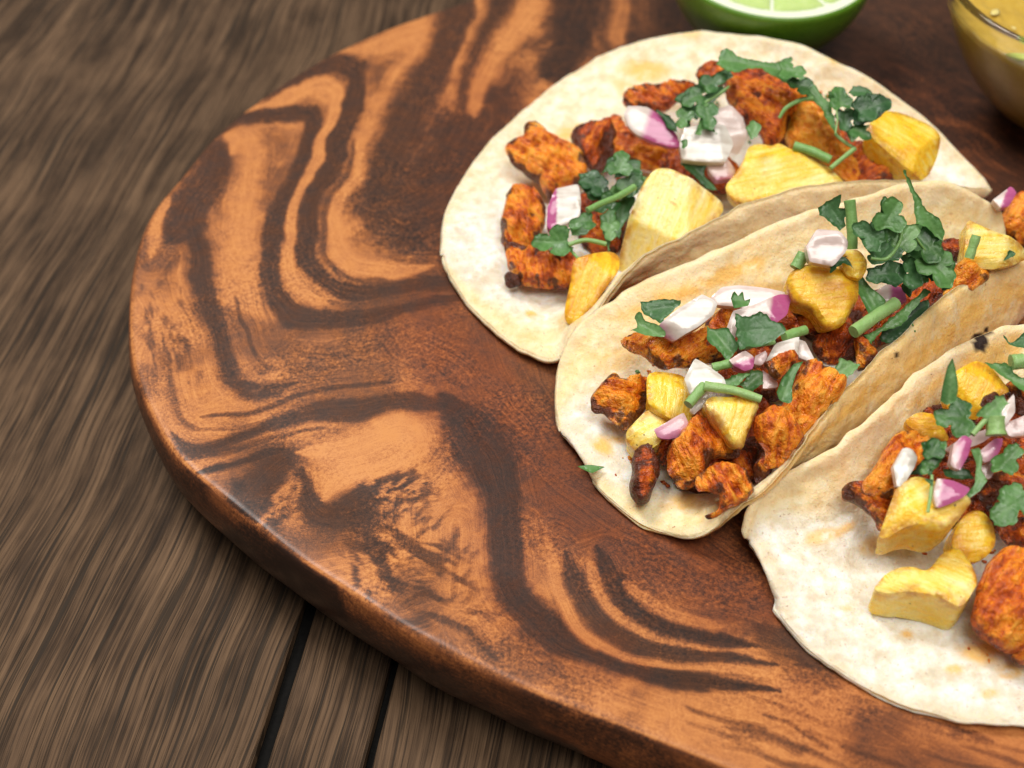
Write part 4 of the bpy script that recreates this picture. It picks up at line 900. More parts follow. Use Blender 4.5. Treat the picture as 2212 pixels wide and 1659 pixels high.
sprig(1, 2, 'cilantro sprig with curling stem beside the rightmost pineapple', [
  ([(520, 600), (600, 580), (660, 640), (760, 760), (810, 880), (820, 990), (760, 900), (700, 790), (640, 740), (590, 700)], dict(lift=2.2, mat='leaf', fold=.15)),
  ([(760, 700), (820, 670), (900, 700), (930, 760), (860, 790), (830, 850), (790, 800)], dict(lift=2., mat='leafl')),
  ([(840, 840), (920, 790), (950, 830), (930, 920), (850, 950)], dict(lift=1.8, mat='leafd')),
  ([(920, 690), (950, 640), (1050, 650), (1100, 700), (1050, 710), (960, 715)], dict(lift=2.2, mat='leafd')),
  ([(950, 850), (970, 770), (1050, 700), (1140, 720), (1190, 780), (1150, 860), (1100, 910), (1000, 930), (950, 920)], dict(lift=2.3, mat='leafd')),
  ([(890, 980), (940, 930), (1060, 930), (1000, 1000), (940, 1050)], dict(lift=2.1, mat='leafl')), FN(850, 740, 120, -100, 2.25), FN(1070, 800, 165, -20, 2.5, 'leafd'), FN(990, 980, 100, 40, 2.3, 'leafl'), FN(890, 870, 110, 90, 2.2, 'leafd'), FN(570, 630, 110, 200, 2.35), FN(470, 530, 120, 10, 2.5)],
  [([(400, 875), (450, 800), (560, 740), (650, 730)], dict(r=.06, r2=.09, lift=2.2)), ([(810, 990), (880, 1050), (960, 1100)], dict(r=.06, lift=2.)), ([(960, 1100), (870, 1170), (780, 1245)], dict(r=.08, lift=2.)), ([(815, 780), (830, 880), (815, 990)], dict(r=.03, lift=2.3))], (850, 900))
stem(1, 2, [(510, 1080), (640, 1120), (780, 1185)], 'thick pale stem on the notched pineapple slice', r=.17, lift=2.)
leaf(1, 2, [(160, 960), (200, 890), (260, 940), (240, 1000), (190, 1030)], 'tiny leaf scrap below the craggy red chicken chunk', lift=2.4, mat='leafl')
leaf(1, 1, [(1870, 1210), (1950, 1200), (2090, 1190), (2060, 1290), (2150, 1400), (2080, 1390), (1990, 1310)], 'ragged leaf right behind the largest pineapple wedge', lift=1.6, mat='leafd')
leaf(1, 1, [(1880, 1060), (1920, 1040), (1935, 1080), (1900, 1110)], 'tiny leaf scrap on the left corner of the large white onion', lift=2.3, mat='leaf')

# ------------------------------------------------------------------ MIDDLE TACO filling
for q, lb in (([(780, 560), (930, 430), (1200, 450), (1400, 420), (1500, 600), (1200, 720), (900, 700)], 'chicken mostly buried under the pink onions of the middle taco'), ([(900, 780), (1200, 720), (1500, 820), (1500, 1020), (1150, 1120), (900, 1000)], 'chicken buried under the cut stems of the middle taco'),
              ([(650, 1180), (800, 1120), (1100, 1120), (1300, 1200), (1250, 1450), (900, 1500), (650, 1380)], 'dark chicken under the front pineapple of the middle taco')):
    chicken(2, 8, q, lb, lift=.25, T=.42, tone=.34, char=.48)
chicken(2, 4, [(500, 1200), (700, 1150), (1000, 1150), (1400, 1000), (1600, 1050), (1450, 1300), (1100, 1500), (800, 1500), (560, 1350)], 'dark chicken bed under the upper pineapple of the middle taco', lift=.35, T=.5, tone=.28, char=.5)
chicken(2, 5, [(1000, 880), (1300, 860), (1600, 880), (1680, 1000), (1600, 1160), (1300, 1220), (1080, 1120)], 'chicken bed darkened for gap shade beneath the front pieces of the middle taco', lift=.3, T=.35, tone=.2, char=.6)  # tone and char set dark to stand in for shade between pieces
chicken(2, 5, [(1440, 930), (1650, 780), (1740, 950), (1680, 1150), (1540, 1130)], 'chicken scrap coloured dark for the shade in the gap by the front wall', lift=.2, T=.3, tone=.1, char=.75)  # shade deep in the gap given as dark meat colour
chicken(2, 8, [(170, 700), (230, 650), (330, 650), (440, 640), (560, 660), (700, 620), (760, 640), (790, 740), (860, 800), (800, 850), (700, 830), (600, 860), (440, 880), (370, 830), (280, 770)], 'long orange chicken strip below the white oval onion', lift=.8, T=.6, tone=.72, char=.36, fib=.7)
chicken(2, 8, [(780, 580), (830, 480), (920, 440), (1000, 560), (920, 640)], 'small orange chicken bit between the oval and the pink onions', lift=.8, T=.4, tone=.6)
chicken(2, 5, [(460, 490), (540, 380), (620, 345), (660, 390), (740, 350), (835, 370), (840, 530), (770, 620), (680, 710), (600, 650), (540, 590), (470, 590)], 'charred orange chicken cube leftmost in the middle taco', lift=.6, T=.6, tone=.64, char=.50)
chicken(2, 5, [(770, 860), (810, 830), (870, 880), (920, 970), (920, 1080), (870, 1180), (840, 1240), (780, 1265), (720, 1180), (735, 1060), (730, 1000)], 'narrow dark-burnt chicken sliver lying alone low on the middle tortilla', lift=.5, T=.42, tone=.3, char=.66)
chicken(2, 5, [(910, 830), (1010, 800), (1050, 880), (1040, 980), (960, 1010), (920, 940)], 'small dark red chicken bit under the mauve onion', lift=.4, T=.4, tone=.3)
chicken(2, 5, [(1040, 850), (1130, 740), (1190, 680), (1310, 680), (1370, 760), (1420, 820), (1500, 870), (1480, 940), (1330, 930), (1280, 1000), (1240, 1080), (1160, 1150), (1080, 1110), (1030, 990)], 'biggest orange chicken chunk at the front of the middle taco', lift=.9, T=.75, tone=.62, char=.44)
chicken(2, 5, [(1210, 1100), (1260, 1050), (1330, 1010), (1420, 1010), (1520, 1030), (1560, 1110), (1600, 1180), (1560, 1240), (1460, 1290), (1390, 1350), (1300, 1370), (1280, 1340), (1370, 1290), (1380, 1210), (1290, 1190), (1230, 1200)], 'torn orange chicken shreds lowest in the middle taco by its rim', lift=.75, T=.5, tone=.60, char=.32)
chicken(2, 5, [(1690, 880), (1760, 900), (1760, 1040), (1680, 1130), (1630, 1100)], 'glossy dark chicken end tucked against the front wall', lift=.9, T=.45, tone=.3, char=.55)
chicken(2, 5, [(1650, 680), (1720, 620), (1800, 600), (1890, 640), (1950, 740), (1990, 800), (1900, 900), (1850, 980), (1720, 990), (1720, 860), (1660, 760)], 'smooth red-orange chicken piece by the front wall of the middle taco', lift=1.5, T=.6, tone=.52, char=.22)
chicken(2, 6, [(430, 570), (520, 420), (560, 320), (630, 240), (720, 300), (790, 330), (870, 420), (800, 530), (720, 620), (680, 680), (580, 760), (540, 700), (460, 640)], 'stringy light orange chicken piece against the front wall of the middle taco', lift=1.6, T=.6, tone=.76, char=.26, fib=.9)
chicken(2, 8, [(1190, 850), (1290, 790), (1400, 780), (1420, 830), (1370, 890), (1300, 970), (1240, 930), (1220, 870)], 'small orange chicken tip overlapping the white onion square', lift=1.9, T=.4, tone=.66, char=.25)
chicken(2, 8, [(1560, 680), (1650, 600), (1780, 590), (1870, 650), (1870, 790), (1760, 830), (1640, 830), (1570, 760)], 'round dark red grainy chicken lump beneath the yellow pineapple', lift=1.2, T=.6, tone=.26, char=.40)
chicken(2, 4, [(960, 1440), (1050, 1430), (1110, 1500), (1110, 1620), (1000, 1680), (965, 1560)], 'orange speckled chicken bit by the front wall under the cut stem', lift=1.5, T=.45, tone=.62)
chicken(2, 4, [(1680, 950), (1770, 880), (1850, 870), (1960, 920), (1900, 1030), (1800, 1110), (1700, 1150), (1610, 1120), (1690, 1010)], 'bright orange chicken piece at the right end of the middle taco', lift=1.5, T=.55, tone=.64, char=.25)
chicken(2, 4, [(530, 1300), (620, 1280), (710, 1330), (710, 1430), (600, 1410)], 'small orange chicken nub under the yellow pineapple tip', lift=1.1, T=.4, tone=.62)
chicken(2, 4, [(470, 1210), (640, 1230), (720, 1300), (560, 1320)], 'blackened chicken edge beside the magenta onion', lift=1.0, T=.3, tone=.1, char=.8)
chicken(2, 4, [(1600, 740), (1700, 740), (1790, 800), (1800, 880), (1650, 880)], 'brown chicken behind the rightmost pineapple of the middle taco', lift=.9, T=.45, tone=.35)
chicken(2, 4, [(2060, 560), (2130, 430), (2180, 440), (2212, 480), (2280, 560), (2280, 700), (2170, 740), (2050, 660)], 'orange chicken chunk at the right frame edge beyond the middle tortilla corner', lift=.9, T=.8, tone=.66, char=.30)
pine(2, 5, [(850, 310), (960, 280), (1130, 290), (1150, 420), (1180, 560), (1180, 650), (1060, 640), (990, 620), (900, 560), (850, 520)], 'stained yellow pineapple square left of the white onion kite', lift=1.2, depth=.9, tilt=16, tone=.46, fib=1.4)
pine(2, 5, [(860, 570), (980, 630), (1000, 680), (960, 760), (930, 830), (850, 860), (760, 850), (680, 750), (760, 660)], 'pale pineapple chunk under the mauve onion', lift=1.0, depth=.8, tilt=14, tone=.24, fib=.4)
pine(2, 5, [(1290, 540), (1330, 480), (1500, 490), (1690, 530), (1640, 640), (1600, 750), (1560, 870), (1490, 850), (1420, 760), (1340, 630)], 'smooth pineapple wedge pointing down under the folded stem', lift=1.75, depth=.9, tilt=36, tone=.30, roll=6, fib=1.3, bevel=.14)
pine(2, 4, [(500, 960), (620, 900), (780, 900), (900, 960), (990, 1000), (990, 1130), (940, 1230), (880, 1340), (780, 1380), (720, 1330), (660, 1220), (530, 1190), (470, 1050)], 'glistening deep yellow pineapple chunk in the heart of the middle taco', lift=2.0, depth=1.1, tilt=36, tone=.58, fib=.1, bevel=.16)
pine(2, 4, [(880, 800), (1000, 790), (1060, 890), (1020, 1000), (900, 970), (860, 880)], 'small pineapple cube right above the glistening yellow chunk', lift=2.2, depth=.7, tilt=30, tone=.42)
pine(2, 4, [(1810, 560), (1950, 640), (2240, 740), (2280, 820), (2140, 890), (1960, 930), (1780, 870), (1790, 720)], 'triangular pale pineapple wedge at the right end of the middle taco', lift=1.8, depth=.9, tilt=34, tone=.28)
onion(2, 8, [(800, 360), (880, 280), (1000, 270), (1200, 290), (1380, 330), (1380, 400), (1250, 420), (1100, 440), (960, 420), (840, 410)], 'long pale onion strip against the back wall of the middle taco', lift=1.3, depth=.3, pal=.45)
onion(2, 8, [(910, 600), (960, 460), (1100, 420), (1300, 330), (1395, 330), (1350, 480), (1270, 545), (1180, 500), (1100, 520), (1020, 600), (960, 670)], 'curved pink onion with a vivid magenta end', lift=1.6, depth=.35, pal=.45, skin=(8, .60, .74), tilt=36)
onion(2, 8, [(420, 550), (540, 450), (720, 340), (830, 400), (800, 490), (680, 580), (520, 665), (440, 620)], 'white oval onion piece with a pink lower tip', lift=1.5, depth=.45, pal=.15, skin=(140, .68, 1.15, .8), tilt=34, bevel=.1) if False else \
onion(2, 8, [(420, 550), (540, 450), (720, 340), (830, 400), (800, 490), (680, 580), (520, 665), (440, 620)], 'white oval onion piece with a pink lower tip', lift=1.5, depth=.45, pal=.15, skin=(140, .68, 1.15, .8), tilt=34)
onion(2, 8, [(600, 960), (680, 800), (880, 950), (900, 1010), (760, 1010), (640, 1080)], 'white kite-shaped onion above the folded stem', lift=1.75, depth=.4, pal=.0, tilt=30)
onion(2, 8, [(640, 1180), (740, 1050), (790, 1070), (750, 1150), (660, 1225)], 'white onion sliver below the folded stem', lift=1.4, depth=.3, pal=.05)
onion(2, 8, [(1120, 790), (1200, 750), (1210, 800), (1170, 860), (1110, 850)], 'pale pink onion scrap right of the magenta onion nub', lift=1.6, depth=.3, pal=.9)
onion(2, 8, [(930, 820), (1040, 750), (1110, 800), (1100, 880), (1040, 900), (960, 860)], 'small rounded pink onion nub with magenta front', lift=1.75, depth=.4, pal=.7, skin=(70, .35, .65))
onion(2, 8, [(1440, 670), (1490, 680), (1570, 840), (1440, 800)], 'translucent onion triangle right of the white onion square', lift=1.6, depth=.2, pal=.3)
onion(2, 8, [(1200, 830), (1270, 700), (1440, 650), (1430, 790), (1300, 800), (1200, 860)], 'white onion square left of the dark red chicken lump', lift=1.8, depth=.35, pal=.05)
onion(2, 8, [(1180, 890), (1280, 980), (1290, 1020), (1180, 1030)], 'pale pink onion triangle beside the crescent leaf', lift=1.6, depth=.25, pal=.8)
onion(2, 5, [(900, 730), (1110, 610), (1150, 690), (1090, 780), (1000, 800), (930, 790)], 'mauve onion flake on the pale pineapple chunk', lift=1.35, depth=.2, pal=1., skin=(90, -.6, 1.8))
onion(2, 4, [(610, 770), (690, 640), (850, 660), (910, 740), (890, 810), (800, 910), (630, 880)], 'pale pink six-sided onion above the glistening yellow pineapple', lift=2.3, depth=.45, pal=.5, tilt=40)
onion(2, 4, [(1110, 1110), (1200, 1050), (1330, 1080), (1340, 1180), (1200, 1190)], 'purple onion bit peeking out below the big cilantro sprig', lift=1.7, depth=.3, pal=.5, skin=(0, .3, .7))
onion(2, 4, [(1990, 420), (2060, 370), (2120, 320), (2160, 370), (2100, 470), (2040, 480)], 'purple onion bit at the right frame edge above the orange chicken', lift=2.3, depth=.3, skin=(20, .4, .5), pal=.5)
leaf(2, 8, [(280, 400), (430, 380), (560, 390), (560, 420), (460, 490), (420, 560), (300, 480)], 'dark leaf behind the white oval onion', lift=1.4, mat='leafd')
leaf(2, 8, [(200, 610), (250, 560), (220, 500), (260, 470), (320, 530), (420, 560), (440, 640), (330, 635)], 'pale green folded leaf left of the white oval onion', lift=1.6, mat='leafl', fold=.35)
leaf(2, 8, [(980, 490), (1090, 510), (1150, 480), (1230, 540), (1310, 560), (1330, 610), (1250, 660), (1140, 700), (1000, 750), (980, 640)], 'large dark leaf with serrated top over the pink onion', lift=2.15, mat='leafd', fold=.1, tilt=36)
leaf(2, 8, [(750, 560), (810, 600), (900, 600), (990, 720), (900, 830), (860, 770), (780, 700)], 'light green leaf between the orange chicken strip and the dark leaf', lift=1.8, mat='leafl')
leaf(2, 8, [(940, 370), (960, 320), (990, 360), (1020, 320), (1030, 390), (1080, 370), (1060, 420), (960, 445)], 'tiny three-lobed leaf on the long pale onion strip', lift=2., mat='leaf', teeth=0)
st = sprig(2, 8, 'pale cut stem folded into an angle over the front pineapple', [], [([(620, 1155), (740, 1010)], dict(r=.15, lift=2.0)), ([(740, 1015), (960, 1050), (1160, 1115)], dict(r=.15, r2=.12, lift=2.1))], (740, 1015))
leaf(2, 8, [(880, 970), (960, 930), (1080, 920), (1000, 1010), (900, 1030)], 'deep green leaf tip behind the folded stem', lift=1.9, mat='leaf')
leaf(2, 8, [(1020, 1000), (1080, 910), (1170, 910), (1170, 1000), (1100, 1060)], 'olive leaf fragment right of the deep green leaf tip', lift=1.7, mat='leafl')
stem(2, 8, [(800, 880), (940, 845)], 'short pale stem left of the pink onion nub', r=.13, lift=1.8)
stem(2, 8, [(1010, 730), (1260, 690)], 'thin stem under the large dark leaf', r=.08, lift=1.7)
stem(2, 8, [(1330, 650), (1490, 600)], 'pale stem end between the dark leaf and the yellow pineapple', r=.16, lift=1.8)
leaf(2, 8, [(1280, 1060), (1320, 960), (1400, 860), (1470, 840), (1420, 920), (1390, 1020), (1390, 1120), (1370, 1140), (1300, 1110)], 'pale crescent leaf on the stringy chicken', lift=2.3, mat='leafl', fold=.3, teeth=0)
leaf(2, 8, [(1690, 940), (1740, 810), (1890, 860), (1830, 920), (1780, 980), (1690, 960)], 'small pale square leaf beside the front wall of the middle taco', lift=2.1, mat='leafl')
leaf(2, 4, [(700, 490), (740, 460), (850, 400), (840, 500), (900, 480), (900, 540), (860, 560), (890, 600), (850, 640), (770, 570), (700, 540)], 'triangular serrated leaf against the back wall of the middle taco', lift=2.0, mat='leafd', tilt=45)
stem(2, 4, [(920, 430), (938, 600), (940, 790)], 'upright thick stem against the back wall of the middle taco', r=.17, lift=2.2)
sprig(2, 4, 'big leafy cilantro sprig crowning the middle taco', [
  ([(1190, 780), (1290, 640), (1370, 620), (1400, 700), (1330, 780), (1280, 880), (1100, 900), (1060, 850)], dict(lift=2.2, mat='leafd')),
  ([(1290, 860), (1350, 830), (1450, 920), (1500, 1020), (1440, 1050), (1380, 1000)], dict(lift=2.3, mat='leaf')),
  ([(1060, 950), (1150, 920), (1290, 930), (1330, 1020), (1250, 1060), (1130, 1030)], dict(lift=2.2, mat='leafd')),
  ([(990, 710), (1080, 600), (1140, 560), (1180, 600), (1190, 760), (1130, 850), (1040, 800)], dict(lift=2.7, mat='leafd', tilt=42)),
  ([(1140, 540), (1150, 450), (1180, 410), (1230, 480), (1290, 600), (1240, 700), (1190, 740), (1170, 600)], dict(lift=2.9, mat='leaf', tilt=48)),
  ([(1410, 600), (1400, 450), (1330, 230), (1410, 370), (1460, 470), (1560, 560), (1600, 640), (1610, 740), (1560, 700), (1480, 620)], dict(lift=2.9, mat='leaf', tilt=50)),
  ([(1340, 780), (1380, 720), (1400, 620), (1500, 620), (1590, 720), (1600, 850), (1680, 890), (1680, 990), (1660, 1070), (1600, 1080), (1570, 1040), (1510, 1020), (1460, 960), (1430, 900), (1360, 850)], dict(lift=2.7, mat='leaf', tilt=36)), FN(1090, 700, 170, -140, 2.95, 'leafd', tilt=40), FN(1220, 560, 170, -80, 3.05, 'leaf', tilt=44), FN(1480, 740, 190, 60, 2.95, 'leaf', tilt=38), FN(1560, 930, 190, 60, 2.9, 'leaf'), FN(1420, 960, 150, 110, 2.6, 'leafd'), FN(1200, 980, 150, 170, 2.5, 'leafd'), FN(1340, 720, 140, -60, 3.0, 'leafl', tilt=36)],
  [([(1080, 860), (1200, 860), (1290, 740), (1310, 620)], dict(r=.05, lift=2.9)), ([(1400, 690), (1480, 800), (1560, 900)], dict(r=.035, lift=2.95))], (1300, 800))
leaf(2, 4, [(930, 1010), (1010, 990), (1080, 1090), (1180, 1180), (1130, 1230), (1070, 1280), (1000, 1150)], 'flat green strip right of the glistening yellow pineapple', lift=2.3, mat='leaf', teeth=0)
leaf(2, 4, [(1200, 1360), (1320, 1260), (1500, 1160), (1490, 1270), (1370, 1390), (1200, 1480), (1140, 1440)], 'dark leaf behind the thick cut stem', lift=1.7, mat='leafd')
leaf(2, 4, [(1040, 1420), (1200, 1340), (1330, 1220), (1460, 1110), (1500, 1130), (1400, 1230), (1300, 1350), (1160, 1400), (1090, 1500)], 'long ragged leaf under the thick cut stem', lift=2.1, mat='leaf')
stem(2, 4, [(950, 1405), (1100, 1300), (1265, 1190)], 'thick light green cut stem near the front wall of the middle taco', r=.2, lift=2.35)
leaf(2, 4, [(770, 860), (830, 800), (860, 860), (900, 870), (940, 940), (870, 900), (850, 910), (780, 980)], 'small dark leaf on top of the glistening yellow pineapple', lift=2.5, mat='leafd')
stem(2, 4, [(520, 935), (580, 830)], 'bright green stem slice left of the six-sided onion', r=.2, lift=2.)
leaf(2, 4, [(1350, 1000), (1420, 960), (1410, 1080), (1360, 1160), (1300, 1080)], 'dark leaf hanging below the big cilantro sprig', lift=2.1, mat='leafd')
leaf(2, 5, [(335, 1005), (420, 995), (530, 1010), (430, 1055)], 'lone slim green leaf on the left of the middle tortilla', lift=.12, mat='leaf', tilt=5, teeth=0, wav=.02, fold=.05, bend=0)
stem(2, 4, [(1805, 860), (1860, 690)], 'short green stem on the triangular pineapple wedge', r=.14, lift=2.4)
leaf(2, 4, [(2060, 880), (2100, 810), (2140, 840)], 'tiny leaf tip at the right edge below the triangular pineapple', lift=2.3, mat='leafd')

# ------------------------------------------------------------------ FRONT TACO filling
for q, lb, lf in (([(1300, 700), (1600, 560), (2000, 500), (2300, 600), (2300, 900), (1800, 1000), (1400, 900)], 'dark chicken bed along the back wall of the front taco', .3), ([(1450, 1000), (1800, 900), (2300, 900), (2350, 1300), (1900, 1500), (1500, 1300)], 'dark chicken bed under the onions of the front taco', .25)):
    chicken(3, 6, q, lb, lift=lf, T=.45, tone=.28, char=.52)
chicken(3, 6, [(880, 1200), (930, 1140), (1030, 1150), (1080, 1220), (1200, 1240), (1280, 1240), (1220, 1340), (1180, 1450), (1130, 1440), (1090, 1370), (980, 1280), (900, 1260)], 'red-brown chicken piece leftmost in the front taco', lift=.6, T=.55, tone=.46)
chicken(3, 6, [(1050, 1120), (1150, 970), (1180, 880), (1290, 790), (1400, 780), (1500, 800), (1480, 900), (1440, 960), (1420, 1060), (1300, 1150), (1290, 1220), (1200, 1230), (1110, 1200), (1050, 1170)], 'large orange chicken piece behind the white onion of the front taco', lift=1.0, T=.65, tone=.62, char=.32)
chicken(3, 7, [(1850, 560), (1900, 400), (1960, 250), (2060, 170), (2212, 140), (2380, 300), (2380, 600), (2240, 820), (2100, 860), (1990, 790), (1880, 720)], 'big fibrous chicken chunk at the lower right frame edge', lift=.9, T=.9, tone=.55, char=.12, fib=.9)
chicken(3, 6, [(1880, 1200), (2000, 1080), (2120, 1060), (2260, 1140), (2260, 1400), (2000, 1420), (1940, 1300)], 'dark chicken piece with a black spot under the right-hand leaf', lift=.9, T=.6, tone=.36, char=.55)
chicken(3, 6, [(2000, 1440), (2212, 1390), (2330, 1500), (2280, 1650), (2080, 1580)], 'red-brown chicken above the big fibrous chunk', lift=.9, T=.55, tone=.4)
chicken(3, 7, [(2130, 900), (2180, 850), (2300, 830), (2300, 980), (2160, 960)], 'orange chicken crumb at the frame edge below the fibrous chunk', lift=.4, T=.35, tone=.6)
chicken(3, 6, [(2060, 440), (2150, 380), (2300, 420), (2300, 640), (2150, 600)], 'brown chicken at the right frame edge behind the frilly leaf', lift=1.5, T=.5, tone=.4)
pine(3, 6, [(1660, 540), (1690, 330), (1860, 220), (1960, 240), (2060, 380), (2120, 450), (2010, 480), (1920, 560), (1880, 660), (1760, 600)], 'amber pineapple slice at the top of the front taco', lift=1.6, depth=.8, tilt=36, tone=.62, fib=1.1)
pine(3, 6, [(1340, 660), (1450, 600), (1560, 620), (1640, 740), (1670, 810), (1500, 810), (1420, 740)], 'browned pineapple slice against the back wall of the front taco', lift=1.1, depth=.6, tilt=30, tone=.66)
chicken(3, 6, [(1880, 560), (1910, 470), (1990, 450), (2030, 490), (1950, 570)], 'black burnt crumb on the amber pineapple slice', lift=2.1, T=.25, char=1., tone=.0, name='charred_crumb')
pine(3, 7, [(1130, 360), (1220, 260), (1400, 230), (1500, 280), (1620, 130), (1720, 100), (1800, 190), (1870, 340), (1800, 460), (1740, 520), (1560, 440), (1380, 400), (1230, 390)], 'lowest pineapple wedge with toasted corner on the front taco', lift=1.2, depth=1.15, tilt=6, tone=.34, fib=-.5, taper=.02)
pine(3, 6, [(1700, 1500), (1800, 1340), (1900, 1330), (1990, 1430), (2010, 1560), (1950, 1660), (1850, 1700), (1780, 1660), (1690, 1600)], 'yellow pineapple chunk behind the cube-like one of the front taco', lift=1.2, depth=.9, tilt=24, tone=.5)
pine(3, 6, [(1290, 1130), (1420, 1070), (1580, 1120), (1840, 1230), (1720, 1380), (1620, 1450), (1400, 1400), (1170, 1480), (1230, 1310)], 'cube-like bright pineapple chunk under the pink onion triangle', lift=1.95, depth=1.3, tilt=12, tone=.34, fib=.5)
onion(3, 6, [(1250, 1000), (1320, 870), (1390, 870), (1430, 930), (1400, 1010), (1330, 1130), (1280, 1150)], 'pure white onion sliver on the large orange chicken of the front taco', lift=1.8, depth=.3, pal=.0)
onion(3, 6, [(1640, 870), (1760, 790), (1960, 720), (2000, 760), (1900, 830), (1700, 900)], 'pale pink onion strip across the front taco', lift=1.7, depth=.25, pal=.7)
onion(3, 6, [(2070, 690), (2240, 620), (2280, 760), (2110, 780)], 'greyish pink onion at the right frame edge', lift=1.8, depth=.3, pal=.8)
onion(3, 6, [(2040, 600), (2140, 470), (2150, 600), (2080, 700), (2040, 720)], 'pale onion slip right of the frilly leaf', lift=1.9, depth=.25, pal=.4)
onion(3, 6, [(1700, 840), (1770, 770), (1830, 810), (1800, 920), (1740, 1030), (1670, 990)], 'purple onion curl left of the crossed strips in the front taco', lift=2.1, depth=.3, skin=(0, -.2, .9), pal=.8)
onion(3, 6, [(1880, 900), (2000, 800), (2070, 790), (2030, 900), (1980, 960), (1910, 970)], 'purple onion piece under the stubby stem of the front taco', lift=1.9, depth=.3, skin=(0, -.5, 1.2), pal=.8)
onion(3, 6, [(1900, 1000), (1990, 960), (2010, 1020), (1960, 1100), (1920, 1080)], 'small pale pink onion left of the lobed leaf', lift=1.7, depth=.3, pal=.9)
onion(3, 6, [(1580, 1100), (1700, 1110), (1830, 1160), (1760, 1230), (1660, 1280), (1570, 1310), (1550, 1200)], 'pink onion triangle on the cube-like pineapple', lift=2.2, depth=.28, skin=(10, .05, .22, .85), pal=.6)
leaf(3, 6, [(1590, 510), (1610, 400), (1640, 270), (1680, 210), (1700, 290), (1710, 420), (1700, 510), (1640, 540)], 'tall upright blade-like leaf at the top of the front taco', lift=2.4, mat='leafl', tilt=50, fold=.3, teeth=0)
leaf(3, 6, fan(1700, 650, 185, 60), 'broad flat leaf below the blade-like leaf', lift=2.2, mat='leaf', fold=.1)
sprig(3, 6, 'frilly cilantro tip on a stubby pale stem in the front taco', [([(1880, 620), (1900, 580), (1990, 500), (2050, 490), (2110, 540), (2060, 590), (2030, 660), (1960, 640)], dict(lift=2.5, mat='leafl', teeth=.07))], [([(1995, 640), (2005, 775)], dict(r=.28, lift=2.4)), ([(1960, 620), (1830, 770)], dict(r=.08, lift=2.4))], (1995, 700))
leaf(3, 6, [(1370, 1060), (1440, 980), (1480, 960), (1490, 1060), (1440, 1080)], 'blue-green leaf scrap right of the white sliver', lift=1.7, mat='leafd')
sprig(3, 6, 'branching cilantro sprig hanging over the cube-like pineapple', [([(1450, 850), (1480, 820), (1520, 870), (1540, 815), (1640, 820), (1620, 880), (1580, 930), (1590, 980), (1540, 1080), (1500, 1070), (1470, 960)], dict(lift=2.3, mat='leaf')), ([(1460, 1100), (1530, 1110), (1530, 1160), (1480, 1130)], dict(lift=2.3, mat='leafd', teeth=0)), FN(1540, 890, 110, -90, 2.45), FN(1500, 1000, 80, 120, 2.4)],
  [([(1530, 1070), (1525, 1180), (1500, 1345)], dict(r=.045, lift=2.35))], (1530, 1000))
leaf(3, 6, [(1620, 1030), (1800, 1020), (1850, 1110), (1720, 1090), (1640, 1070)], 'dark leaf behind the pink onion triangle', lift=1.9, mat='leafd')
leaf(3, 6, [(1810, 900), (1880, 880), (1900, 960), (1890, 1040), (1930, 1110), (1880, 1180), (1720, 1290), (1780, 1210), (1850, 1130), (1860, 1000)], 'twisted ribbon-like leaf right of the pink onion triangle', lift=2.3, mat='leafl', teeth=0)
leaf(3, 6, fan(2090, 970, 160, -60), 'lobed cilantro leaf near the right frame edge', lift=2.2, mat='leaf')
leaf(3, 6, fan(2150, 1290, 220, 130), 'large cilantro leaf at the right frame edge, lowest of all', lift=1.9, mat='leaf', fold=.15)
leaf(3, 6, [(1940, 250), (2080, 250), (2150, 320), (2240, 360), (2240, 480), (2100, 360), (2000, 300)], 'pointed leaf at the right edge above the frilly tip', lift=2.0, mat='leaf')
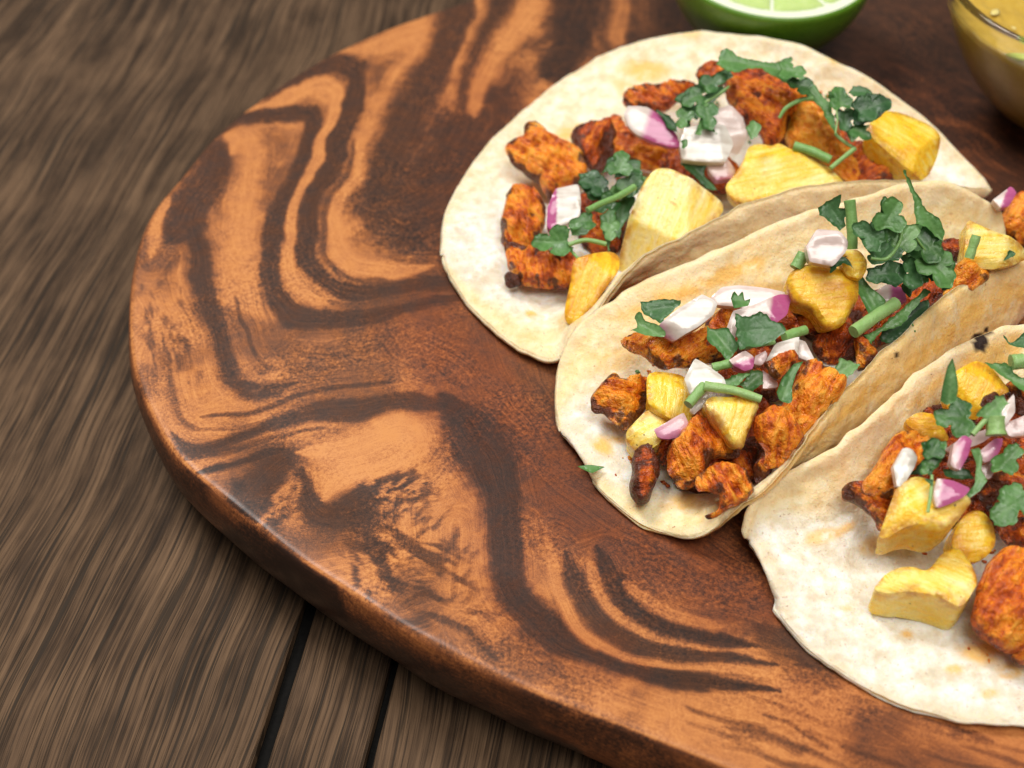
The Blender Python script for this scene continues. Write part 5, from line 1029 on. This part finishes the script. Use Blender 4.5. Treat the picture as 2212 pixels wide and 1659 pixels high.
leaf(3, 6, [(2070, 40), (2120, 90), (2160, 60), (2240, 0), (2240, 140), (2130, 110)], 'dark serrated leaf at the right edge near the burnt spot', lift=.7, mat='leafd')
stem(3, 6, [(2115, 235), (2205, 225)], 'round bright green stem slice at the right frame edge', r=.22, lift=2.0)
# loose crumbs of meat and chopped herb round the filling
def crumbs(name, label, m, spots, smin, smax, seed):
    lr = np.random.default_rng(seed); VV = []; FF = []; at = {'loc': [], 'char': [], 'tone': [], 'vein': []}; n0 = 0
    for (x, y, rx, ry, n_) in spots:
        for k in range(n_):
            a = lr.random()*6.28; r = lr.random()**.6; h, d = hit(x+rx*r*math.cos(a), y+ry*r*math.sin(a)); s = smin+(smax-smin)*lr.random()**2
            V, F = lathe([(.01, .8), (.7, .6), (1., 0), (.6, -.6), (.01, -.8)], 7); V = V*(1+.9*(vnoise(V*1.3+k*7.1+x, seed)-.5)[:, None])*np.array([s, s*(.4+.5*lr.random()), s*.6])
            V = place(V, h+np.array([0, 0, s*.25]), lr.random(), lr.random(), lr.random()*6)
            VV.append(V); FF += [[q+n0 for q in f] for f in F]; n0 += len(V)
    VV = np.vstack(VV); nn = len(VV); o = VV.mean(0)
    at = {'loc': VV, 'char': np.full(nn, .5), 'tone': np.full(nn, .5), 'vein': np.zeros(nn)}
    tag(mesh_obj(name, VV, FF, m, origin=o, attrs=at), label, 'crumbs', kind='stuff')
crumbs('chicken_crumbs', 'tiny orange meat crumbs scattered round the filling on the tortillas', M['chicken'], [(1180, 470, 90, 170, 26), (1330, 330, 160, 70, 24), (1700, 260, 260, 90, 40), (1480, 950, 160, 110, 60), (1560, 760, 200, 110, 50), (1950, 600, 120, 70, 30), (1420, 1040, 120, 50, 8), (2060, 1200, 100, 80, 20), (2120, 1400, 60, 30, 5)], .025, .11, 5)
crumbs('herb_crumbs', 'tiny green cilantro crumbs scattered over the filling', M['leaf'], [(1330, 430, 120, 80, 12), (1700, 250, 200, 80, 16), (1560, 820, 200, 120, 26), (1920, 640, 140, 90, 16), (2050, 1020, 140, 110, 18)], .03, .08, 9)
